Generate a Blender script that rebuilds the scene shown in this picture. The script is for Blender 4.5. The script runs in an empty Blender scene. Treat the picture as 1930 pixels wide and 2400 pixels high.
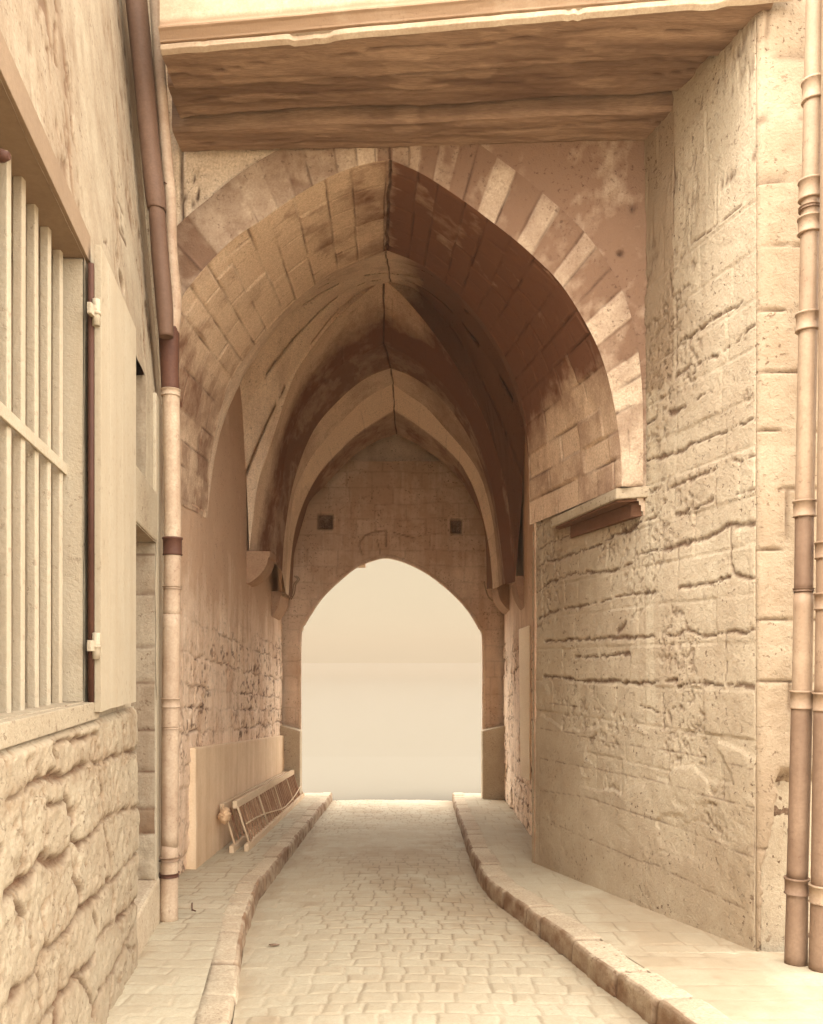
import bpy, bmesh, math, random
import numpy as np
from mathutils import Vector, Matrix

random.seed(7)
SC = bpy.context.scene
COL = SC.collection
# ------------------------------------------------------------------ camera
CZ = 1.6
cam = bpy.data.cameras.new('camera'); camo = bpy.data.objects.new('camera', cam); COL.objects.link(camo)
camo.location = (0, 0, CZ); camo.rotation_euler = (math.radians(90), 0, 0)
cam.sensor_fit = 'AUTO'; cam.sensor_width = 36; cam.lens = 30.0
cam.shift_x = 0.0; cam.shift_y = 350 / 2400.0
cam.clip_start = 0.05; cam.clip_end = 5000
SC.camera = camo
# ------------------------------------------------------------------ world
W = bpy.data.worlds.new('World'); SC.world = W; W.use_nodes = True
nt = W.node_tree; nt.nodes.clear()
out = nt.nodes.new('ShaderNodeOutputWorld'); bg = nt.nodes.new('ShaderNodeBackground')
tc = nt.nodes.new('ShaderNodeTexCoord'); sp = nt.nodes.new('ShaderNodeSeparateXYZ')
nt.links.new(tc.outputs['Generated'], sp.inputs[0])
ramp = nt.nodes.new('ShaderNodeValToRGB')
ramp.color_ramp.elements[0].position = 0.0; ramp.color_ramp.elements[0].color = (0.338, 0.279, 0.190, 1)
ramp.color_ramp.elements[1].position = 0.125; ramp.color_ramp.elements[1].color = (0.338, 0.279, 0.190, 1)
e = ramp.color_ramp.elements.new(0.20); e.color = (4.0, 3.87, 3.6, 1)
e = ramp.color_ramp.elements.new(1.0); e.color = (1.9, 1.84, 1.74, 1)
nt.links.new(sp.outputs['Z'], ramp.inputs[0])
sky = nt.nodes.new('ShaderNodeTexSky'); sky.sky_type = 'NISHITA'; sky.sun_disc = False
SUN_EL, SUN_AZ = math.radians(56), math.radians(236)      # behind the camera, a little to its left
sky.sun_elevation = SUN_EL; sky.sun_rotation = SUN_AZ
mul = nt.nodes.new('ShaderNodeVectorMath'); mul.operation = 'SCALE'; mul.inputs['Scale'].default_value = 0.001
nt.links.new(sky.outputs[0], mul.inputs[0])
add = nt.nodes.new('ShaderNodeVectorMath'); add.operation = 'ADD'
# the veiled sun stands behind the camera: that half of the sky is bright down to the roofs
back = nt.nodes.new('ShaderNodeMapRange'); back.interpolation_type = 'SMOOTHSTEP'
back.inputs[1].default_value = 0.0; back.inputs[2].default_value = -0.7
nt.links.new(sp.outputs['Y'], back.inputs[0])
bmix = nt.nodes.new('ShaderNodeMix'); bmix.data_type = 'RGBA'
nt.links.new(back.outputs[0], bmix.inputs[0]); nt.links.new(ramp.outputs[0], bmix.inputs[6]); bmix.inputs[7].default_value = (2.9, 2.79, 2.6, 1)
nt.links.new(mul.outputs[0], add.inputs[0]); nt.links.new(bmix.outputs[2], add.inputs[1])
nt.links.new(add.outputs[0], bg.inputs[0]); bg.inputs[1].default_value = 1.0
nt.links.new(bg.outputs[0], out.inputs[0])
# ------------------------------------------------------------------ sun (veiled)
sl = bpy.data.lights.new('sun', 'SUN'); slo = bpy.data.objects.new('sun', sl); COL.objects.link(slo)
sl.energy = 1.9; sl.angle = math.radians(20); sl.color = (1.0, 0.97, 0.92)
sd = Vector((math.sin(SUN_AZ) * math.cos(SUN_EL), math.cos(SUN_AZ) * math.cos(SUN_EL), math.sin(SUN_EL)))
slo.rotation_euler = sd.to_track_quat('Z', 'Y').to_euler()
# ------------------------------------------------------------------ exposure
SC.view_settings.view_transform = 'Standard'; SC.view_settings.look = 'None'
SC.view_settings.exposure = 1.45; SC.view_settings.gamma = 1.0
SC.cycles.max_bounces = 10; SC.cycles.diffuse_bounces = 8

# ================================================================== helpers
def P(px, py, Y):
    "world point seen at picture point (px, py) of the 1930x2400 plate, Y metres away"
    return Vector(((px - 965) / 2000 * Y, Y, CZ + (1550 - py) / 2000 * Y))
def gz(Y):
    Y = np.asarray(Y, float)
    return np.where(Y < 40, -0.07 * Y, -2.8)
PAVE = 0.15
NLa, NLb = -0.864, -0.16          # left house front:   X = a + b*Y
RWa, RWb = 3.618, -0.269          # right stone wall
def onplane(px, py, a, b):
    k = (px - 965) / 2000.0
    Y = a / (k - b)
    return Y, CZ + (1550 - py) / 2000.0 * Y     # (Y, z)

def _tab(seed):
    return np.random.RandomState(seed).rand(256, 256)
_tabs = {}
def vn(x, y, seed=0):
    if seed not in _tabs: _tabs[seed] = _tab(seed)
    t = _tabs[seed]
    xi = np.floor(x).astype(int); yi = np.floor(y).astype(int)
    fx = x - xi; fy = y - yi
    fx = fx * fx * (3 - 2 * fx); fy = fy * fy * (3 - 2 * fy)
    a = t[xi & 255, yi & 255]; b = t[(xi + 1) & 255, yi & 255]
    c = t[xi & 255, (yi + 1) & 255]; d = t[(xi + 1) & 255, (yi + 1) & 255]
    return (a * (1 - fx) + b * fx) * (1 - fy) + (c * (1 - fx) + d * fx) * fy
def fbm(x, y, seed=0, oct=4, g=0.5):
    s = 0; a = 1; n = 0
    for o in range(oct):
        s = s + a * vn(x * 2 ** o + 17.3 * o, y * 2 ** o + 5.1 * o, seed + o); n += a; a *= g
    return s / n - 0.5
def sm(x): 
    x = np.clip(x, 0, 1); return x * x * (3 - 2 * x)

def empty(name, label, cat, loc=(0, 0, 0), group=None):
    o = bpy.data.objects.new(name, None); COL.objects.link(o); o.location = loc
    o['label'] = label; o['category'] = cat
    if group: o['group'] = group
    return o
def link(name, me, mat=None, parent=None, label=None, cat=None, kind=None, group=None):
    o = bpy.data.objects.new(name, me); COL.objects.link(o)
    if mat: me.materials.append(mat)
    if parent:
        o.parent = parent
        bpy_loc = parent.location.copy()
        p = parent.parent
        while p: bpy_loc += p.location; p = p.parent
        o.location = -bpy_loc
    if label: o['label'] = label
    if cat: o['category'] = cat
    if kind: o['kind'] = kind
    if group: o['group'] = group
    return o

def gridmesh(name, pos, attrs=None, mask=None, flip=False, smooth=True):
    "pos (nv,nu,3) -> quad mesh with point attributes; mask (nv-1,nu-1) keeps faces"
    nv, nu = pos.shape[:2]
    idx = np.arange(nv * nu).reshape(nv, nu)
    q = np.stack([idx[:-1, :-1], idx[:-1, 1:], idx[1:, 1:], idx[1:, :-1]], -1).reshape(-1, 4)
    if mask is not None: q = q[mask.reshape(-1)]
    if flip: q = q[:, ::-1]
    used = np.zeros(nv * nu, bool); used[q.reshape(-1)] = True
    remap = np.cumsum(used) - 1
    q = remap[q]
    v = pos.reshape(-1, 3)[used]
    me = bpy.data.meshes.new(name)
    me.vertices.add(len(v)); me.vertices.foreach_set('co', v.astype(np.float32).ravel())
    me.loops.add(q.size); me.loops.foreach_set('vertex_index', q.astype(np.int32).ravel())
    me.polygons.add(len(q)); me.polygons.foreach_set('loop_start', np.arange(0, q.size, 4, dtype=np.int32))
    me.polygons.foreach_set('loop_total', np.full(len(q), 4, np.int32))
    me.update(calc_edges=True); me.validate()
    if smooth: me.polygons.foreach_set('use_smooth', np.ones(len(me.polygons), bool))
    for k, a in (attrs or {}).items():
        at = me.attributes.new(k, 'FLOAT', 'POINT')
        at.data.foreach_set('value', np.broadcast_to(a, (nv, nu)).reshape(-1)[used].astype(np.float32))
    return me

def normals(pos):
    du = np.gradient(pos, axis=1); dv = np.gradient(pos, axis=0)
    n = np.cross(du, dv); n /= (np.linalg.norm(n, axis=2, keepdims=True) + 1e-9)
    return n

def lines(*segs):
    "coordinate array through the given stops: lines(a, step, b, step, c ...)"
    o = [segs[0]]
    for i in range(1, len(segs), 2):
        st, b = segs[i], segs[i + 1]; a = o[-1]
        n = max(1, int(round((b - a) / st)))
        o += list(np.linspace(a, b, n + 1)[1:])
    return np.array(o)

def masonry(U, V, courses, blen, seed, jit=0.3, warp=0.02, wscale=2.0):
    U = U + warp * 2 * fbm(U * wscale, V * wscale, seed + 31, 3); V = V + warp * 2 * fbm(U * wscale + 9, V * wscale + 4, seed + 47, 3)
    c = np.asarray(courses); ci = np.clip(np.searchsorted(c, V) - 1, 0, len(c) - 2)
    dv = np.minimum(V - c[ci], c[ci + 1] - V)
    du = np.full(U.shape, 9.0); bid = np.zeros(U.shape); pos = np.zeros(U.shape)
    rs = np.random.RandomState(seed)
    u0, u1 = U.min() - 1, U.max() + 1
    for k in range(len(c) - 1):
        js = [u0 + rs.rand() * blen]
        while js[-1] < u1: js.append(js[-1] + blen * (1 + jit * 2 * (rs.rand() - 0.5)))
        js = np.array(js); m = ci == k
        if not m.any(): continue
        uu = U[m]; ii = np.clip(np.searchsorted(js, uu) - 1, 0, len(js) - 2)
        du[m] = np.minimum(np.abs(uu - js[ii]), np.abs(js[ii + 1] - uu))
        bid[m] = rs.rand(len(js))[ii]
    return np.minimum(np.abs(du), np.abs(dv)), bid

def polydist(U, V, polys):
    "distance to nearest crack minus nothing; polys: list of (pts, width)"
    best = np.full(U.shape, 9.0)
    for pts, w in polys:
        for (x0, y0), (x1, y1) in zip(pts[:-1], pts[1:]):
            L = max((x1 - x0) ** 2 + (y1 - y0) ** 2, 1e-9)
            mnx, mxx, mny, mxy = min(x0, x1) - .15, max(x0, x1) + .15, min(y0, y1) - .15, max(y0, y1) + .15
            m = (U > mnx) & (U < mxx) & (V > mny) & (V < mxy)
            if not m.any(): continue
            u = U[m]; v = V[m]
            t = np.clip(((u - x0) * (x1 - x0) + (v - y0) * (y1 - y0)) / L, 0, 1)
            d = np.hypot(u - x0 - t * (x1 - x0), v - y0 - t * (y1 - y0)) / w
            best[m] = np.minimum(best[m], d)
    return best

def bm_mesh(name, bm):
    me = bpy.data.meshes.new(name); bmesh.ops.recalc_face_normals(bm, faces=bm.faces[:]); bm.to_mesh(me); bm.free(); return me
def add_prism(bm, pts, ext, bevel=0.0):
    "closed prism: polygon pts (3D) extruded by vector ext"
    n = len(pts); ext = Vector(ext)
    a = [bm.verts.new(Vector(p)) for p in pts]; b = [bm.verts.new(Vector(p) + ext) for p in pts]
    fs = [bm.faces.new(a[::-1]), bm.faces.new(b)]
    for i in range(n): fs.append(bm.faces.new((a[i], a[(i + 1) % n], b[(i + 1) % n], b[i])))
    if bevel:
        es = list({e for f in fs for e in f.edges})
        bmesh.ops.bevel(bm, geom=es, offset=bevel, segments=2, affect='EDGES', profile=0.6)
def add_box(bm, c, s, rot=None, bevel=0.0):
    x, y, z = s[0] / 2, s[1] / 2, s[2] / 2
    M = Matrix.Translation(Vector(c)) @ (rot.to_4x4() if rot else Matrix.Identity(4))
    pts = [M @ Vector(p) for p in ((-x, -y, -z), (x, -y, -z), (x, y, -z), (-x, y, -z))]
    add_prism(bm, pts, (M.to_3x3() @ Vector((0, 0, s[2]))), bevel)
def add_bar(bm, p0, p1, w, h, bevel=0.0, up=(0, 0, 1)):
    p0 = Vector(p0); p1 = Vector(p1); d = (p1 - p0); L = d.length; d.normalize()
    s = d.cross(Vector(up))
    if s.length < 1e-4: s = d.cross(Vector((0, 1, 0)))
    s.normalize(); u = s.cross(d)
    pts = [p0 + s * w / 2 * a + u * h / 2 * b for a, b in ((-1, -1), (1, -1), (1, 1), (-1, 1))]
    add_prism(bm, pts, d * L, bevel)
def add_tube(bm, pts, rad, seg=20, cap=True):
    pts = [Vector(p) for p in pts]
    if not hasattr(rad, '__len__'): rad = [rad] * len(pts)
    rings = []; ref = None
    for i, p in enumerate(pts):
        t = (pts[min(i + 1, len(pts) - 1)] - pts[max(i - 1, 0)]).normalized()
        if ref is None: ref = Vector((0, 1, 0)) if abs(t.y) < .8 else Vector((1, 0, 0))
        s = t.cross(ref).normalized(); u = s.cross(t).normalized(); ref = u
        ref = u
        rings.append([bm.verts.new(p + (s * math.cos(2 * math.pi * k / seg) + u * math.sin(2 * math.pi * k / seg)) * rad[i]) for k in range(seg)])
    for a, b in zip(rings[:-1], rings[1:]):
        for k in range(seg):
            f = bm.faces.new((a[k], a[(k + 1) % seg], b[(k + 1) % seg], b[k])); f.smooth = True
    if cap:
        bm.faces.new(rings[0][::-1]); bm.faces.new(rings[-1])
def smoothpts(pts, n=6):
    pts = [Vector(p) for p in pts]; o = []
    for i in range(len(pts) - 1):
        p0 = pts[max(i - 1, 0)]; p1 = pts[i]; p2 = pts[i + 1]; p3 = pts[min(i + 2, len(pts) - 1)]
        for k in range(n):
            t = k / n
            o.append(0.5 * ((2 * p1) + (p2 - p0) * t + (2 * p0 - 5 * p1 + 4 * p2 - p3) * t * t + (3 * p1 - p0 - 3 * p2 + p3) * t ** 3))
    o.append(pts[-1]); return o

# ================================================================== materials
def mat_stone(name, light, dark, joint=(0.10, 0.045, 0.02), scale=1.0, pit=0.5, streak=0.0, bump=0.25, rough=0.92, blot=0.5, fine=True):
    m = bpy.data.materials.new(name); m.use_nodes = True; N = m.node_tree.nodes; L = m.node_tree.links
    N.clear()
    o = N.new('ShaderNodeOutputMaterial'); b = N.new('ShaderNodeBsdfPrincipled'); L.new(b.outputs[0], o.inputs[0])
    b.inputs['Roughness'].default_value = rough; b.inputs['Specular IOR Level'].default_value = 0.15
    t = N.new('ShaderNodeTexCoord')
    def noise(sc, det=5, rg=0.6, sy=(1, 1, 1), dist=0.0):
        mp = N.new('ShaderNodeMapping'); mp.inputs['Scale'].default_value = sy; L.new(t.outputs['Object'], mp.inputs[0])
        n = N.new('ShaderNodeTexNoise'); n.inputs['Scale'].default_value = sc; n.inputs['Detail'].default_value = det
        n.inputs['Roughness'].default_value = rg; n.inputs['Distortion'].default_value = dist; L.new(mp.outputs[0], n.inputs[0]); return n.outputs[0]
    def rng(src, a, bb, c=0.0, d=1.0):
        r = N.new('ShaderNodeMapRange'); r.inputs[1].default_value = a; r.inputs[2].default_value = bb; r.inputs[3].default_value = c; r.inputs[4].default_value = d
        L.new(src, r.inputs[0]); return r.outputs[0]
    def mth(op, x, y):
        n = N.new('ShaderNodeMath'); n.operation = op
        for i, s in enumerate((x, y)):
            if isinstance(s, (int, float)): n.inputs[i].default_value = s
            else: L.new(s, n.inputs[i])
        return n.outputs[0]
    def mix(f, a, c):
        n = N.new('ShaderNodeMix'); n.data_type = 'RGBA'
        if isinstance(f, (int, float)): n.inputs[0].default_value = f
        else: L.new(f, n.inputs[0])
        for i, s in ((6, a), (7, c)):
            if isinstance(s, tuple): n.inputs[i].default_value = (*s, 1)
            else: L.new(s, n.inputs[i])
        return n.outputs[2]
    big = noise(1.3 * scale, 6, 0.62, dist=0.15); med = noise(7 * scale, 6, 0.65); fin = noise(60 * scale, 4, 0.6)
    tone = N.new('ShaderNodeAttribute'); tone.attribute_name = 'tone'
    jn = N.new('ShaderNodeAttribute'); jn.attribute_name = 'joint'
    f = mth('MULTIPLY', rng(big, 0.36, 0.66), blot)
    f = mth('ADD', f, mth('MULTIPLY', rng(med, 0.38, 0.66), 0.45 * blot))
    f = mth('ADD', f, tone.outputs['Fac'])
    if streak:
        s = noise(5 * scale, 5, 0.6, (1, 1, 0.06)); f = mth('ADD', f, mth('MULTIPLY', rng(s, 0.42, 0.68), streak))
    cl = N.new('ShaderNodeClamp'); L.new(f, cl.inputs[0])
    c = mix(cl.outputs[0], light, dark)
    pn = noise(28 * scale, 3, 0.7); pm = mth('MULTIPLY', rng(pn, 0.60, 0.66), pit)
    pm2 = mth('MULTIPLY', pm, rng(noise(2.3 * scale, 3, 0.5), 0.40, 0.62))
    c = mix(pm2, c, joint)
    jm = mth('MULTIPLY', jn.outputs['Fac'], rng(med, 0.3, 0.55, 0.7, 1.0))
    c = mix(jm, c, joint)
    c2 = mix(rng(fin, 0.35, 0.65, 0.0, 0.38), c, dark)
    L.new(c2, b.inputs['Base Color'])
    h = mth('ADD', mth('MULTIPLY', med, 0.5), mth('MULTIPLY', fin, 0.35)); h = mth('SUBTRACT', h, mth('MULTIPLY', pm, 0.6))
    bp = N.new('ShaderNodeBump'); bp.inputs['Strength'].default_value = bump; bp.inputs['Distance'].default_value = 0.045
    L.new(h, bp.inputs['Height']); L.new(bp.outputs[0], b.inputs['Normal'])
    return m
LS = (0.50, 0.415, 0.293); LD = (0.31, 0.225, 0.145)
M_lime = mat_stone('pale_limestone', LS, LD, joint=(0.085, 0.038, 0.02), pit=0.9, bump=0.5, streak=0.15, blot=0.45)
M_rub = mat_stone('rubble_limestone', (0.37, 0.31, 0.218), (0.24, 0.17, 0.107), joint=(0.09, 0.04, 0.02), pit=0.7, bump=0.5, blot=0.5)
M_plas = mat_stone('aged_lime_plaster', (0.40, 0.338, 0.24), (0.19, 0.122, 0.073), joint=(0.08, 0.033, 0.018), pit=0.8, streak=0.35, blot=0.4)
M_cob = mat_stone('worn_sandstone_setts', (0.45, 0.39, 0.28), (0.34, 0.262, 0.172), joint=(0.15, 0.088, 0.048), pit=0.2, blot=0.4, bump=0.2)
M_kerb = mat_stone('kerb_sandstone', (0.56, 0.465, 0.33), (0.22, 0.13, 0.075), joint=(0.08, 0.035, 0.018), pit=0.6, blot=0.28, bump=0.4)
M_vault = mat_stone('shaded_vault_stone', (0.78, 0.59, 0.41), (0.185, 0.080, 0.044), joint=(0.05, 0.02, 0.012), pit=0.4, streak=0.08, blot=0.45)  # dark end is vault shade, painted in through tone
M_vplas = mat_stone('shaded_vault_plaster', (0.84, 0.66, 0.475), (0.20, 0.100, 0.060), joint=(0.05, 0.02, 0.012), pit=0.5, streak=0.0, blot=0.28)  # its dark end likewise stands for shade in the vault
M_ring = mat_stone('weathered_voussoir_stone', (0.62, 0.48, 0.34), (0.21, 0.122, 0.076), joint=(0.05, 0.02, 0.012), pit=0.6, streak=0.08, blot=0.45, bump=0.5)
M_face = mat_stone('mottled_face_plaster', (0.76, 0.61, 0.44), (0.23, 0.135, 0.085), joint=(0.05, 0.02, 0.012), pit=0.6, blot=0.4, bump=0.4)
M_tun = mat_stone('streaked_tunnel_masonry', (0.90, 0.72, 0.54), (0.56, 0.375, 0.25), joint=(0.07, 0.028, 0.016), pit=0.8, streak=0.45, blot=0.5, bump=0.5)
M_dado = mat_stone('cement_dado', (0.74, 0.56, 0.38), (0.52, 0.35, 0.21), joint=(0.2, 0.10, 0.05), pit=0.15, streak=0.4, blot=0.4, bump=0.12)
M_pale = mat_stone('painted_wood_cream', (0.40, 0.34, 0.248), (0.32, 0.25, 0.168), pit=0.35, streak=0.5, blot=0.35, bump=0.3, rough=0.75)
M_corn = mat_stone('cornice_plaster', (0.50, 0.40, 0.28), (0.28, 0.18, 0.11), pit=0.3, blot=0.5, bump=0.2)
def mat_wood(name, a, b_, sc=(0.35, 6, 6)):
    m = mat_stone(name, a, b_, joint=(0.06, 0.02, 0.01), pit=0.2, blot=0.6, bump=0.4)
    for n in m.node_tree.nodes:
        if n.type == 'MAPPING': n.inputs['Scale'].default_value = sc
    return m
M_beam = mat_wood('old_oak_beam', (0.36, 0.236, 0.155), (0.125, 0.066, 0.04), (0.22, 2.2, 2.2))
M_lad = mat_wood('weathered_ladder_wood', (0.66, 0.51, 0.35), (0.48, 0.33, 0.2), (3, 0.4, 3))
M_rung = mat_wood('dark_rung_wood', (0.44, 0.28, 0.17), (0.18, 0.075, 0.038), (1, 3, 1))
M_pane = mat_stone('closed_window_board', (0.26, 0.18, 0.115), (0.18, 0.12, 0.075), pit=0.1, bump=0.1)
M_door = mat_wood('dark_door_wood', (0.24, 0.10, 0.05), (0.12, 0.042, 0.022), (2, 2, 0.3))
def mat_metal(name, a, b_, rough=0.5, blot=0.6):
    m = mat_stone(name, a, b_, joint=(0.10, 0.04, 0.02), pit=0.4, streak=0.5, blot=blot, bump=0.12, rough=rough)
    return m
M_zinc = mat_metal('weathered_zinc', (0.50, 0.39, 0.275), (0.24, 0.145, 0.09), 0.55)
M_iron = mat_metal('dark_cast_iron', (0.11, 0.048, 0.03), (0.055, 0.022, 0.014), 0.6)
M_pdark = mat_metal('shade_dark_pipe', (0.18, 0.105, 0.068), (0.09, 0.048, 0.03), 0.6)  # shadow on the branch pipe put into an all-over dark colour
M_cast = mat_metal('painted_cast_iron', (0.42, 0.31, 0.205), (0.25, 0.16, 0.10), 0.5)
M_castd = mat_metal('grimy_cast_iron', (0.30, 0.20, 0.13), (0.16, 0.095, 0.06), 0.55)
M_corb = mat_stone('grimy_corbel_stone', (0.50, 0.33, 0.21), (0.24, 0.125, 0.075), pit=0.4)
M_white = mat_stone('limewashed_board', (0.82, 0.70, 0.52), (0.66, 0.52, 0.36), pit=0.1, streak=0.2)
M_undershade = mat_stone('underside_shade_stone', (0.20, 0.10, 0.058), (0.11, 0.05, 0.028), pit=0.3)  # dark colour stands in for the shade under the impost
M_sack = mat_stone('sackcloth', (0.74, 0.52, 0.32), (0.45, 0.26, 0.14), pit=0.0, bump=0.4)
M_void = mat_stone('dark_interior', (0.12, 0.045, 0.022), (0.08, 0.028, 0.014), pit=0.0)
M_earth = mat_stone('pale_street_earth', (0.55, 0.44, 0.31), (0.100, 0.082, 0.056), pit=0.0, blot=0.3)

# ================================================================== ground
KL = np.array([(-6, -.2), (0, -.35), (3, -.72), (4.5, -.946), (6.35, -1.235), (7.62, -1.364), (10, -1.43), (15.8, -1.56), (30, -1.9)])
KR = np.array([(-6, 2.9), (0, 2.0), (3, 1.50), (4.6, 1.25), (5.24, 1.126), (6.08, 1.0), (7.1, .816), (7.63, .72), (8.3, .675), (9.67, .672), (13.8, .738), (16.5, .80), (30, 1.2)])
def kl(Y): return np.interp(Y, KL[:, 0], KL[:, 1])
def kr(Y): return np.interp(Y, KR[:, 0], KR[:, 1])
def wall_l(Y):   # foot of whatever stands on the left
    Y = np.asarray(Y, float)
    return np.where(Y < 6.3, NLa + NLb * Y - 0.05 - np.where(Y > 5.05, .4, 0), -2.35 - 0.03 * (Y - 6.3))
def wall_r(Y):
    Y = np.asarray(Y, float)
    return np.where(Y < 5.36, 5.0, np.where(Y < 8.75, RWa + RWb * Y + .05, 1.42 + .044 * (Y - 8.75)))

# whole terrain sheet
gy = lines(-60, 5, -5, .5, 20, 1, 40, 5, 100, 50, 400, 400, 2400); gx = lines(-2000, 400, -400, 40, -20, 2, 20, 40, 400, 400, 2000)
X, Y = np.meshgrid(gx, gy)
Z = gz(np.clip(Y, -6, 1e9)) - 0.06
me = gridmesh('ground', np.stack([X, Y, Z], -1), {'tone': 2 * (Y > 16.9) - .5, 'joint': 0 * X})
link('ground', me, M_earth, kind='structure')

def paving(name, xl, xr, ys, nu, rowh, blen, seed, zoff, mat, bulge=0.012, jw=0.02, camber=0.0, tone_amp=.35, round_=2.0, extra=None):
    t = np.linspace(0, 1, nu); T, YY = np.meshgrid(t, ys)
    A = xl(YY); B = xr(YY); XX = A + (B - A) * T
    rs = np.random.RandomState(seed); rows = [ys[0] - 1]
    while rows[-1] < ys[-1] + 1: rows.append(rows[-1] + rowh * (0.8 + 0.4 * rs.rand()))
    d, bid = masonry(XX, YY + 0.05 * fbm(XX * .8, YY * .8, seed + 3), rows, blen, seed, jit=0.35, warp=0.030, wscale=3.5)
    lift = sm(d / (jw * round_)); worn = sm((fbm(XX * .7, YY * .35, seed + 9) + .17) / .3)
    h = bulge * lift * (0.2 + 0.5 * worn) + bulge * .9 * (bid - .5) + .012 * fbm(XX * 2, YY * 2, seed + 5) + .004 * fbm(XX * 25, YY * 25, seed + 6)
    ZZ = gz(YY) + zoff + h - bulge + camber * (1 - (2 * T - 1) ** 2)
    joint = (1 - sm(d / jw)) * (0.12 + 0.7 * worn) * (.35 + .65 * sm((YY - 4.6) / 2.5))
    tone = (bid - .5) * tone_amp + .25 * fbm(XX * 1.2, YY * 1.2, seed + 8)
    dw = np.minimum(XX - A, B - XX) if name == 'road' else np.abs(XX - (A if seed == 21 else B))
    tone = tone + .45 * sm((.16 - dw + .25 * fbm(XX * 3, YY * 3, seed + 12)) / .16) + .5 * sm((fbm(XX * 1.1, YY * .6, seed + 13, 5, .6) - .06) / .1)
    if extra: ZZ, joint, tone = extra(XX, YY, ZZ, joint, tone)
    return link(name, gridmesh(name, np.stack([XX, YY, ZZ], -1), {'tone': tone, 'joint': joint}), mat, kind='structure')
ysr = lines(-5, .1, 3.4, .013, 8.5, .022, 17.2)
paving('road', lambda y: kl(y), lambda y: kr(y), ysr, 200, .165, .165, 11, 0.0, M_cob, bulge=.009, jw=.011, camber=.02)
ysp = lines(-5, .1, 3.8, .016, 9, .025, 17.2)
paving('pavement', lambda y: wall_l(y), lambda y: kl(y) - .16, ysp, 80, .16, .24, 21, PAVE, M_cob, bulge=.005, jw=.012, tone_amp=.4)
def slabs(XX, YY, ZZ, joint, tone):
    m = (YY > 8.75)
    return ZZ, np.where(m, joint * .6, joint), tone
paving('pavement', lambda y: kr(y) + .20, lambda y: wall_r(y), ysp, 110, .30, .30, 33, PAVE, M_cob, bulge=.006, jw=.012, extra=slabs)

def kerb(edge, side, seed, name, w):
    ys = lines(-4, .1, 3.6, .015, 9, .03, 17.3)
    prof = np.array([(0.0, -.10), (0.0, -.04), (0.0, .0), (.002, .04), (.004, .08), (.006, .12), (.014, .140), (.032, .149), (.09, .152), (w * .7, .153), (w * .93, .150), (w, .13), (w, .05)])
    pp = []
    for i in range(len(prof) - 1):
        for k in range(3): pp.append(prof[i] + (prof[i + 1] - prof[i]) * k / 3)
    pp.append(prof[-1]); pp = np.array(pp)
    J, YY = np.meshgrid(np.arange(len(pp)), ys)
    O = pp[J, 0]; H = pp[J, 1]
    X0 = edge(YY)
    rs = np.random.RandomState(seed); js = [-5.0]
    while js[-1] < 27: js.append(js[-1] + .28 + .5 * rs.rand())
    js = np.array(js); ii = np.clip(np.searchsorted(js, YY) - 1, 0, len(js) - 2)
    d = np.minimum(YY - js[ii], js[ii + 1] - YY); bo = rs.rand(len(js))[ii]
    g = 1 - sm(d / .035)
    n = fbm(YY * 6, O * 6 + H * 6, seed + 1, 4)
    hgt = 1.0 if side > 0 else np.clip((YY - 4.6) / 1.6, .35, 1)
    XX = X0 + side * (O + .014 * (bo - .5) + .018 * n * (O < .03) + .012 * g)
    ZZ = gz(YY) + np.where(H > 0, H * hgt, H) + (.012 * (bo - .5) - .018 * g) * (H > .02) + .016 * n * (H > .05)
    tone = (bo - .5) * .2 + np.where((O < .03) & (H > -.02), (.55 + 1.2 * fbm(YY * 9, H * 14, seed + 7)) * sm((YY - (4.8 if side < 0 else 2)) / 1.0), 0)
    me = gridmesh(name, np.stack([XX, YY, ZZ], -1), {'tone': tone, 'joint': g * .7}, flip=side > 0)
    link(name, me, M_kerb, kind='structure')
kerb(kl, -1, 5, 'kerb', .20); kerb(kr, 1, 6, 'kerb', .24)

# ================================================================== right limestone wall
RZ = CZ  # shift
def rw(pts, sc=.4787, ox=1100, oy=850, a=RWa, b=RWb):
    return [onplane(ox + sc * x, oy + sc * y, a, b) for x, y in pts]
R_cr = []
def RC(w, *pts, sc=.4787, ox=1100, oy=850): R_cr.append((rw(pts, sc, ox, oy), w))
RC(.022, (975, 250), (1020, 240), (1060, 215)); RC(.012, (815, 340), (850, 300), (905, 275)); RC(.007, (1120, 170), (1200, 135))
RC(.014, (810, 520), (900, 470), (970, 455), (1040, 430), (1080, 400)); RC(.007, (1080, 400), (1230, 345), (1400, 280), (1440, 262))
RC(.013, (800, 670), (910, 625)); RC(.014, (970, 620), (1030, 595), (1090, 570), (1130, 550), (1210, 525)); RC(.011, (1290, 485), (1360, 470), (1440, 430))
RC(.010, (820, 780), (905, 757)); RC(.012, (1010, 745), (1060, 730), (1110, 715), (1200, 665)); RC(.009, (1310, 640), (1420, 610), (1445, 605))
RC(.015, (340, 1000), (380, 970), (430, 965), (490, 940), (540, 925), (600, 905), (660, 880)); RC(.022, (660, 870), (720, 840), (780, 815), (830, 785))
RC(.009, (300, 930), (360, 905), (400, 880), (500, 840), (640, 790), (760, 715))
RC(.008, (820, 940), (955, 915)); RC(.016, (955, 915), (1020, 900), (1120, 870), (1200, 840), (1270, 800), (1330, 800), (1380, 790), (1430, 770), (1500, 768))
RC(.013, (300, 1140), (350, 1115), (380, 1080), (470, 1050), (550, 1030), (640, 1030), (720, 1010), (800, 980))
RC(.014, (340, 1250), (390, 1225), (440, 1210), (540, 1195), (620, 1175), (720, 1150)); RC(.020, (720, 1150), (820, 1135), (910, 1120))
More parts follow.
